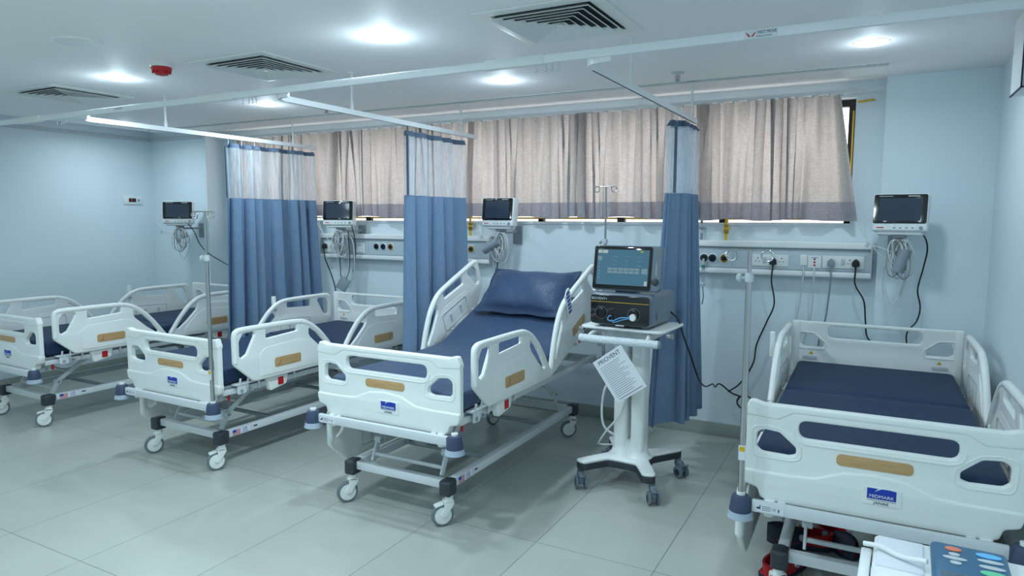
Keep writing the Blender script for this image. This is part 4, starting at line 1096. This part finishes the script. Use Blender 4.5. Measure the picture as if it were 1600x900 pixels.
for s in (-1, 1):
    b.plate([fillet([(s * .055 - .043, -.055), (s * .055 + .043, -.055), (s * .055 + .043, .055), (s * .055 - .043, .055)], .03, 5)], .80, .004, 'xy', .57)
    b.lathe([(.085, .17), (.07, .185), (.058, .22), (.05, .27)], (s * .05, 0, 0), 20)
b.build('column', cart)
b = N(M_white).plate([fillet([(-.255, -.205), (.255, -.205), (.255, .20), (-.255, .20)], .04)], .016, .005, 'xy', .970)
b.b2((-.16, -.11, .90), (.16, .11, .965), .02)
b.build('tray', cart)
for s in (-1, 1):
    N(M_chrome).b2((s * .255, -.16, .94), (s * .285, -.10, .96), .003).cyl((s * .285, -.13, .93), (s * .285, -.13, .96), .008).build('rail_clip', cart)
M_wrap = mat('bubble_film', (224, 234, 238), .25, noise=.05, nscale=60, bump=.9, bscale=140)
b = N(M_wrap); b.tube([(-.225, -.262, .915), (-.12, -.268, .915), (0, -.27, .915), (.12, -.268, .915), (.25, -.262, .915)], .0235, 14, sm=6)
b.m(M_grey).tube([(.251, -.262, .915), (.26, -.262, .915)], .020, 14)
b.m(M_white)
for s in (-1, 1): b.tube([(s * .18, -.262, .915), (s * .17, -.2, .94), (s * .15, -.1, .945)], .012, 10, sm=4)
b.build('handle', cart)
b = N(M_film); rnd = random.Random(4)
V = []; F = []; n_ = 12
for j in range(7):
    for i in range(n_ + 1): V.append((-.13 + .26 * i / n_ + rnd.uniform(-.006, .006), -.20 - .012 * math.sin(i * 1.7 + j) + rnd.uniform(-.006, .006), .97 - .022 * j - .003 * rnd.random()))
for j in range(6):
    for i in range(n_): F.append((j * (n_ + 1) + i, j * (n_ + 1) + i + 1, (j + 1) * (n_ + 1) + i + 1, (j + 1) * (n_ + 1) + i))
b.add(V, F); b.build('plastic_film', cart, ang=180)
b = N(M_cablew)
b.tube([(-.14, .08, .62), (-.20, .07, .55), (-.215, .05, .42), (-.19, .03, .31), (-.12, .04, .26), (-.06, .07, .24)], .008, 8, sm=6)
b.tube([(-.02, -.06, .52), (-.05, -.075, .42), (-.13, -.06, .32), (-.20, -.02, .22), (-.21, .02, .19), (-.1, .05, .2)], .006, 8, sm=6)
b.build('white_hose', cart, ang=180)
# ventilator main unit
vent_ = thing('ventilator', 'grey ventilator unit with black glossy front and tilted touch screen', 'ventilator', (VX - .005, VY - .02, .979), R(-3))
b = N(M_ventgrey).b2((-.185, -.19, .012), (.19, .235, .2), .03, 4)
for sx in (-1, 1):
    for sy in (-1, 1): b.cyl((sx * .13, sy * .13, 0), (sx * .13, sy * .13, .02), .018, 12)
b.lathe([(.024, 0), (.022, .012), (.014, .014)], (.185, -.09, .075), 18, axis='x')
b.build('housing', vent_)
b = N(M_blackgloss).plate([fillet([(-.178, .022), (.178, .022), (.178, .19), (-.178, .19)], .02)], .014, .004, 'xz', -.19); b.build('front_panel', vent_)
b = N(M_yellow).b2((-.176, -.1982, .148), (.176, -.1968, .1508)); b.build('yellow_line', vent_)
b = N(M_ltgrey).text('BIOVENT+', .022, Tr((-.122, -.1975, .167)) @ XZ, .0004, sx=.95); b.build('lettering', vent_)
for x in (-.11, .09):
    b = N(M_black).lathe([(.032, 0), (.03, .012), (.024, .014), (.024, .006)], (x, -.196, .085), 24, M=Matrix.Rotation(PI / 2, 4, 'X')); 
    b.m(M_grey).tube([(x + .036 * math.cos(2 * PI * k / 24), -.198, .085 + .036 * math.sin(2 * PI * k / 24)) for k in range(24)], .0012, 4, closed=True); b.build('port', vent_)
b = N(M_white).lathe([(.02, 0), (.021, .006), (.019, .02), (.008, .021)], (.09, -.202, .072), 18, M=Matrix.Rotation(PI / 2, 4, 'X')); b.build('filter_cap', vent_)
b = N(mat('blue_hose', (90, 160, 210), .3)).tube([(.075, -.222, .072), (.02, -.225, .066), (-.03, -.22, .045), (-.06, -.215, .05), (-.055, -.21, .07), (-.04, -.208, .072)], .0035, 8, sm=6)
b.tube([(.075, -.222, .068), (.03, -.228, .055), (-.02, -.223, .038), (-.04, -.21, .05)], .003, 8, sm=6); b.build('blue_tube', vent_, ang=180)
b = N(M_paper).b2((-.02, -.197, .0135), (.03, -.19, .021)); b.build('front_tag', vent_)
# screen unit, tilted back
SC = Tr((0, -.15, .215)) @ Matrix.Rotation(R(-9), 4, 'X')
b = N(M_ventgrey).t(SC).plate([fillet([(-.195, 0), (.20, 0), (.222, .02), (.222, .245), (.205, .262), (-.195, .262)], .02)], .042, .008, 'xz', .022); b.t().b2((-.07, -.11, .19), (.07, -.02, .30), .02); b.build('display_housing', vent_)
b = N(M_blackgloss).t(SC).plate([fillet([(-.19, .006), (.165, .006), (.165, .256), (-.19, .256)], .014)], .006, .002, 'xz', -.001); b.build('display_bezel', vent_)
b = N(M_vscr).t(SC).b2((-.168, -.0052, .03), (.148, -.0036, .236)); b.build('display', vent_)
y_ = -.0054
def tile(x0, z0, x1, z1, mt, name='display_tile'): N(mt).t(SC).b2((x0, y_ - .0004, z0), (x1, y_, z1)).build(name, vent_)
for r_ in range(2):
    for c_ in range(6): tile(-.10 + c_ * .033, .098 + r_ * .018, -.071 + c_ * .033, .112 + r_ * .018, M_vui)
tile(-.166, .17, -.14, .195, M_vui); tile(.108, .098, .142, .13, M_vui)
for k in range(3):
    for q in range(3): tile(-.07 + q * .075, .145 + k * .025, -.05 + q * .075 + .004 * k, .147 + k * .025, M_vui, 'display_line')
for k in range(5): tile(-.158, .068 + k * .02, -.15, .074 + k * .02, M_vui, 'display_icon')
tile(-.166, .214, -.142, .232, M_vui2); tile(-.138, .214, -.106, .232, M_vui2); tile(.128, .033, .144, .058, M_vui2); tile(.095, .222, .112, .23, M_yellow)
b = N(M_char).t(SC).lathe([(.02, 0), (.019, .014), (.012, .016)], (.19, 0, .058), 20, M=Matrix.Rotation(PI / 2, 4, 'X')); b.build('dial', vent_)
b = N(M_ltgrey).t(SC).text('BIOVENT+', .016, Tr((.194, -.0002, .135)) @ XZ @ Matrix.Rotation(PI / 2, 4, 'Z'), .0004); b.build('lettering', vent_)
b = N(M_film).t(SC).b2((-.20, -.012, -.004), (.17, -.0095, .264)); 
P = [(VX + .18, VY + .12, 1.06), (-1.034, 4.06, 1.0), (-1.0, 4.06, .905), (-.968, 4.12, .776), (-.955, 4.3, .596), (-.955, 4.5, .505), (-.95, 4.7, .478), (-.955, 4.82, .43), (-.94, 4.9, .437), (-.874, 4.99, .36), (-.835, 5.03, .335)] + \
    [(-.785 + .055 * math.cos(a), 5.035, .29 + .05 * math.sin(a)) for a in [PI * .75 + 2 * PI * 2 * k / 14 for k in range(15)]]
vi = (Matrix.Translation(vent_.location) @ Matrix.Rotation(R(-3), 4, 'Z')).inverted()
N(M_black).tube([vi @ Vector(p) for p in P], .0055, 8, sm=8).build('cord', vent_, ang=180)
# hanging instruction card
t = thing('instruction_card', 'white printed instruction card hanging askew from the trolley handle', 'paper', (VX + .02, VY - .293, .732), R(-3))
CM = Matrix.Rotation(R(-36), 4, 'Y')
N(M_paper).t(CM).b2((-.105, -.0012, -.135), (.105, .0, .135)).build('sheet', t)
b = N(M_ink).t(CM).text('PRIOVENT', .034, Tr((0, -.0016, .108)) @ XZ, .0003); b.build('heading', t)
b = N(M_grey).t(CM)
rnd = random.Random(9)
for k in range(17): b.b2((-.085, -.0018, .078 - k * .0115), (-.085 + rnd.uniform(.11, .17), -.0013, .081 - k * .0115))
b.m(M_ink).b2((-.08, -.0018, -.122), (.085, -.0013, -.119)); b.build('printed_lines', t)
b = N(M_cablew).tube([(.01, 0, .13), (.02, .01, .16), (.03, .012, .178)], .002, 6); b.build('string', t)

# ------------------------------------------------------------------ right wall box, conduit stub
t = thing('wall_box', 'white boxed unit with dark edge trim high on the right wall', 'wall box', (XR, 3.75, 2.165))
N(M_white).b2((-.10, -.14, 0), (0, .14, H - 2.165), .002).build('casing', t)
b = N(M_ink)
b.b2((-.103, -.143, -.003), (-.097, .143, .003)).b2((-.103, -.143, -.003), (-.097, -.137, .33)).b2((-.103, -.143, -.003), (0, -.137, .003)); b.build('edge_trim', t)
N(M_panel).b2((-.094, -.1415, .006), (0, -.1395, .33)).build('front_face', t)
tag(N(M_yellow).bar((-.16, YB - .02, 2.365), (-.06, YB - .02, 2.372), .012, .012, .003).build('cable_clip'), 'short yellow strip at the top right corner of the window', 'trim strip')
t = thing('foam_strip', 'narrow yellow foam strip beside the right window frame', 'foam strip', (WX1 - .012, YB + .05, 1.62))
N(M_yellow).b2((-.005, -.012, 0), (.005, .012, .7), .003).build('strip', t)

# ------------------------------------------------------------------ clogs under the right front bed
def clog(x, y, rz, label):
    t = thing('clog', label, 'shoe', (x, y, 0), rz, 'red and navy clogs'); t.scale = (1.14, 1.14, 1.14)
    # upper: swept half shell, toe at -y
    b = MB().m(mat('clog_navy', (30, 36, 58), .6)); V = []; F = []; n, m_ = 16, 14
    def wdt(s): return .046 * (1 - .25 * (s - .3) ** 2 * 2) * (1 - max(0, (s - .82) / .18) ** 2 * .75) * (1 - max(0, (.12 - s) / .12) ** 2 * .4)
    for j in range(m_ + 1):
        s = j / m_; yy = .13 - .26 * s; h = .03 + .05 * max(0, math.sin(PI * min(1, max(0, (s - .35) / .9)))) ** .7
        for i in range(n + 1):
            a = PI * i / n; V.append((wdt(s) * math.cos(a) * (1 if h else 1), yy, .012 + h * math.sin(a) ** .7 * (1 if s > .42 else .35 + .2 * abs(math.cos(a)))))
    for j in range(6, m_):
        for i in range(n): F.append((j * (n + 1) + i, j * (n + 1) + i + 1, (j + 1) * (n + 1) + i + 1, (j + 1) * (n + 1) + i))
    b.add(V, F); F2 = []
    b.build('upper', t, ang=180)
    b = MB().m(mat('clog_navy', (30, 36, 58), .6)); out = []
    for k in range(15): s = k / 14; out.append((wdt(s) + .004, .13 - .26 * s))
    for k in range(14, -1, -1): s = k / 14; out.append((-wdt(s) - .004, .13 - .26 * s))
    b.plate([out], .022, .005, 'xy', .011); b.m(M_red).plate([[(p[0] * .93, p[1] * .97) for p in out]], .012, .004, 'xy', .022); b.build('sole', t)
    b = N(M_red); V = []; F = []
    for k in range(17):                                  # open heel collar
        a = PI * k / 16; c_, s_ = math.cos(a), math.sin(a)
        for rx, ry, z in ((.050, .128, .022), (.053, .132, .064 + .006 * s_), (.044, .120, .064 + .006 * s_), (.042, .118, .022)): V.append((rx * c_, .004 + ry * s_, z))
    for k in range(16):
        for j in range(4): F.append((4 * k + j, 4 * k + (j + 1) % 4, 4 * k + 4 + (j + 1) % 4, 4 * k + 4 + j))
    F += [(0, 1, 2, 3), (64, 67, 66, 65)]; b.add(V, F)
    b.build('heel_collar', t, ang=60)
    for s in (-1, 1): N(M_ltgrey).cyl((s * .046, .008, .056), (s * .062, .008, .056), .012, 14).build('rivet', t)
    return t
clog(-.30, 3.22, R(155), 'red and navy clog lying nearest the bed corner cap'); clog(-.27, 3.53, R(-80), 'navy clog lying behind the first clog under the bed')
clog(-.10, 3.60, R(35), 'red and navy clog partly behind the lift arm')

# ------------------------------------------------------------------ foreground device on a small trolley
DX, DY, DZ = .20, 1.66, .76
t = thing('equipment_trolley', 'white topped equipment trolley at the bottom right front corner', 'trolley', (DX, DY, 0))
b = N(M_white).plate([fillet([(-.20, -.20), (.20, -.20), (.20, .17), (-.20, .17)], .02)], .03, .006, 'xy', DZ - .015); b.build('top', t)
b = N(M_metal)
for sx in (-1, 1):
    for sy in (-1, 1): b.cyl((sx * .17, sy * .15 - .015, .08), (sx * .17, sy * .15 - .015, DZ - .028), .012, 12)
b.b2((-.18, -.18, .25), (.18, .15, .265), .004); b.build('frame', t)
for sx in (-1, 1):
    for sy in (-1, 1): N(M_tyre).lathe([(.03, -.01), (.04, -.008), (.04, .008), (.03, .01)], (sx * .17, sy * .15 - .015, .04), 20, axis='x').cyl((sx * .17, sy * .15 - .015, .04), (sx * .17, sy * .15 - .015, .085), .012).build('caster', t)
t = thing('recorder_unit', 'white bedside recorder with teal keypad at the bottom right corner', 'medical device', (DX, DY, DZ), R(-2))
N(M_white).b2((-.175, -.19, 0), (.175, .15, .09), .008, 3).build('case', t)
N(M_paper).b2((-.168, -.02, .088), (-.075, .14, .094), .003).build('paper_cover', t)
b = N(M_teal).b2((-.062, -.19, .085), (.085, .145, .108), .012, 3); b.build('keypad', t)
kz = .1085
def oval(b, x, y, rx, ry): b.lathe([(1, 0), (1, .0016), (.8, .0022)], n=20, M=Tr((x, y, kz)) @ Matrix.Diagonal((rx, ry, 1, 1)))
b = N(mat('key_orange', (235, 130, 100), .4)); oval(b, -.018, .11, .016, .011); b.build('orange_key', t)
b = N(mat('key_blue', (110, 190, 240), .4)); oval(b, .048, .108, .024, .012); b.build('blue_key', t)
b = N(mat('key_green', (110, 210, 160), .4)); oval(b, .050, .02, .024, .012); b.build('green_key', t)
for y_, r_, x_ in ((.082, .011, -.017), (.062, .023, -.017), (.04, .011, -.016), (.08, .024, .049), (.05, .024, .05)):
    b = N(M_ltgrey); oval(b, x_, y_, r_, .008); b.build('grey_key', t)
N(mat('lcd', (90, 110, 124), .15)).plate([fillet([(-.045, -.16), (.07, -.16), (.07, -.01), (-.045, -.01)], .006)], .003, .001, 'xy', kz).build('display', t)
b = N(M_white).tube([(-.195, .06, .10), (-.16, .05, .105), (-.12, .025, .103), (-.07, .0, .115)], .006, 8, sm=5); b.b2((-.20, -.10, 0), (-.178, .075, .085), .004); b.build('cable', t, ang=60)
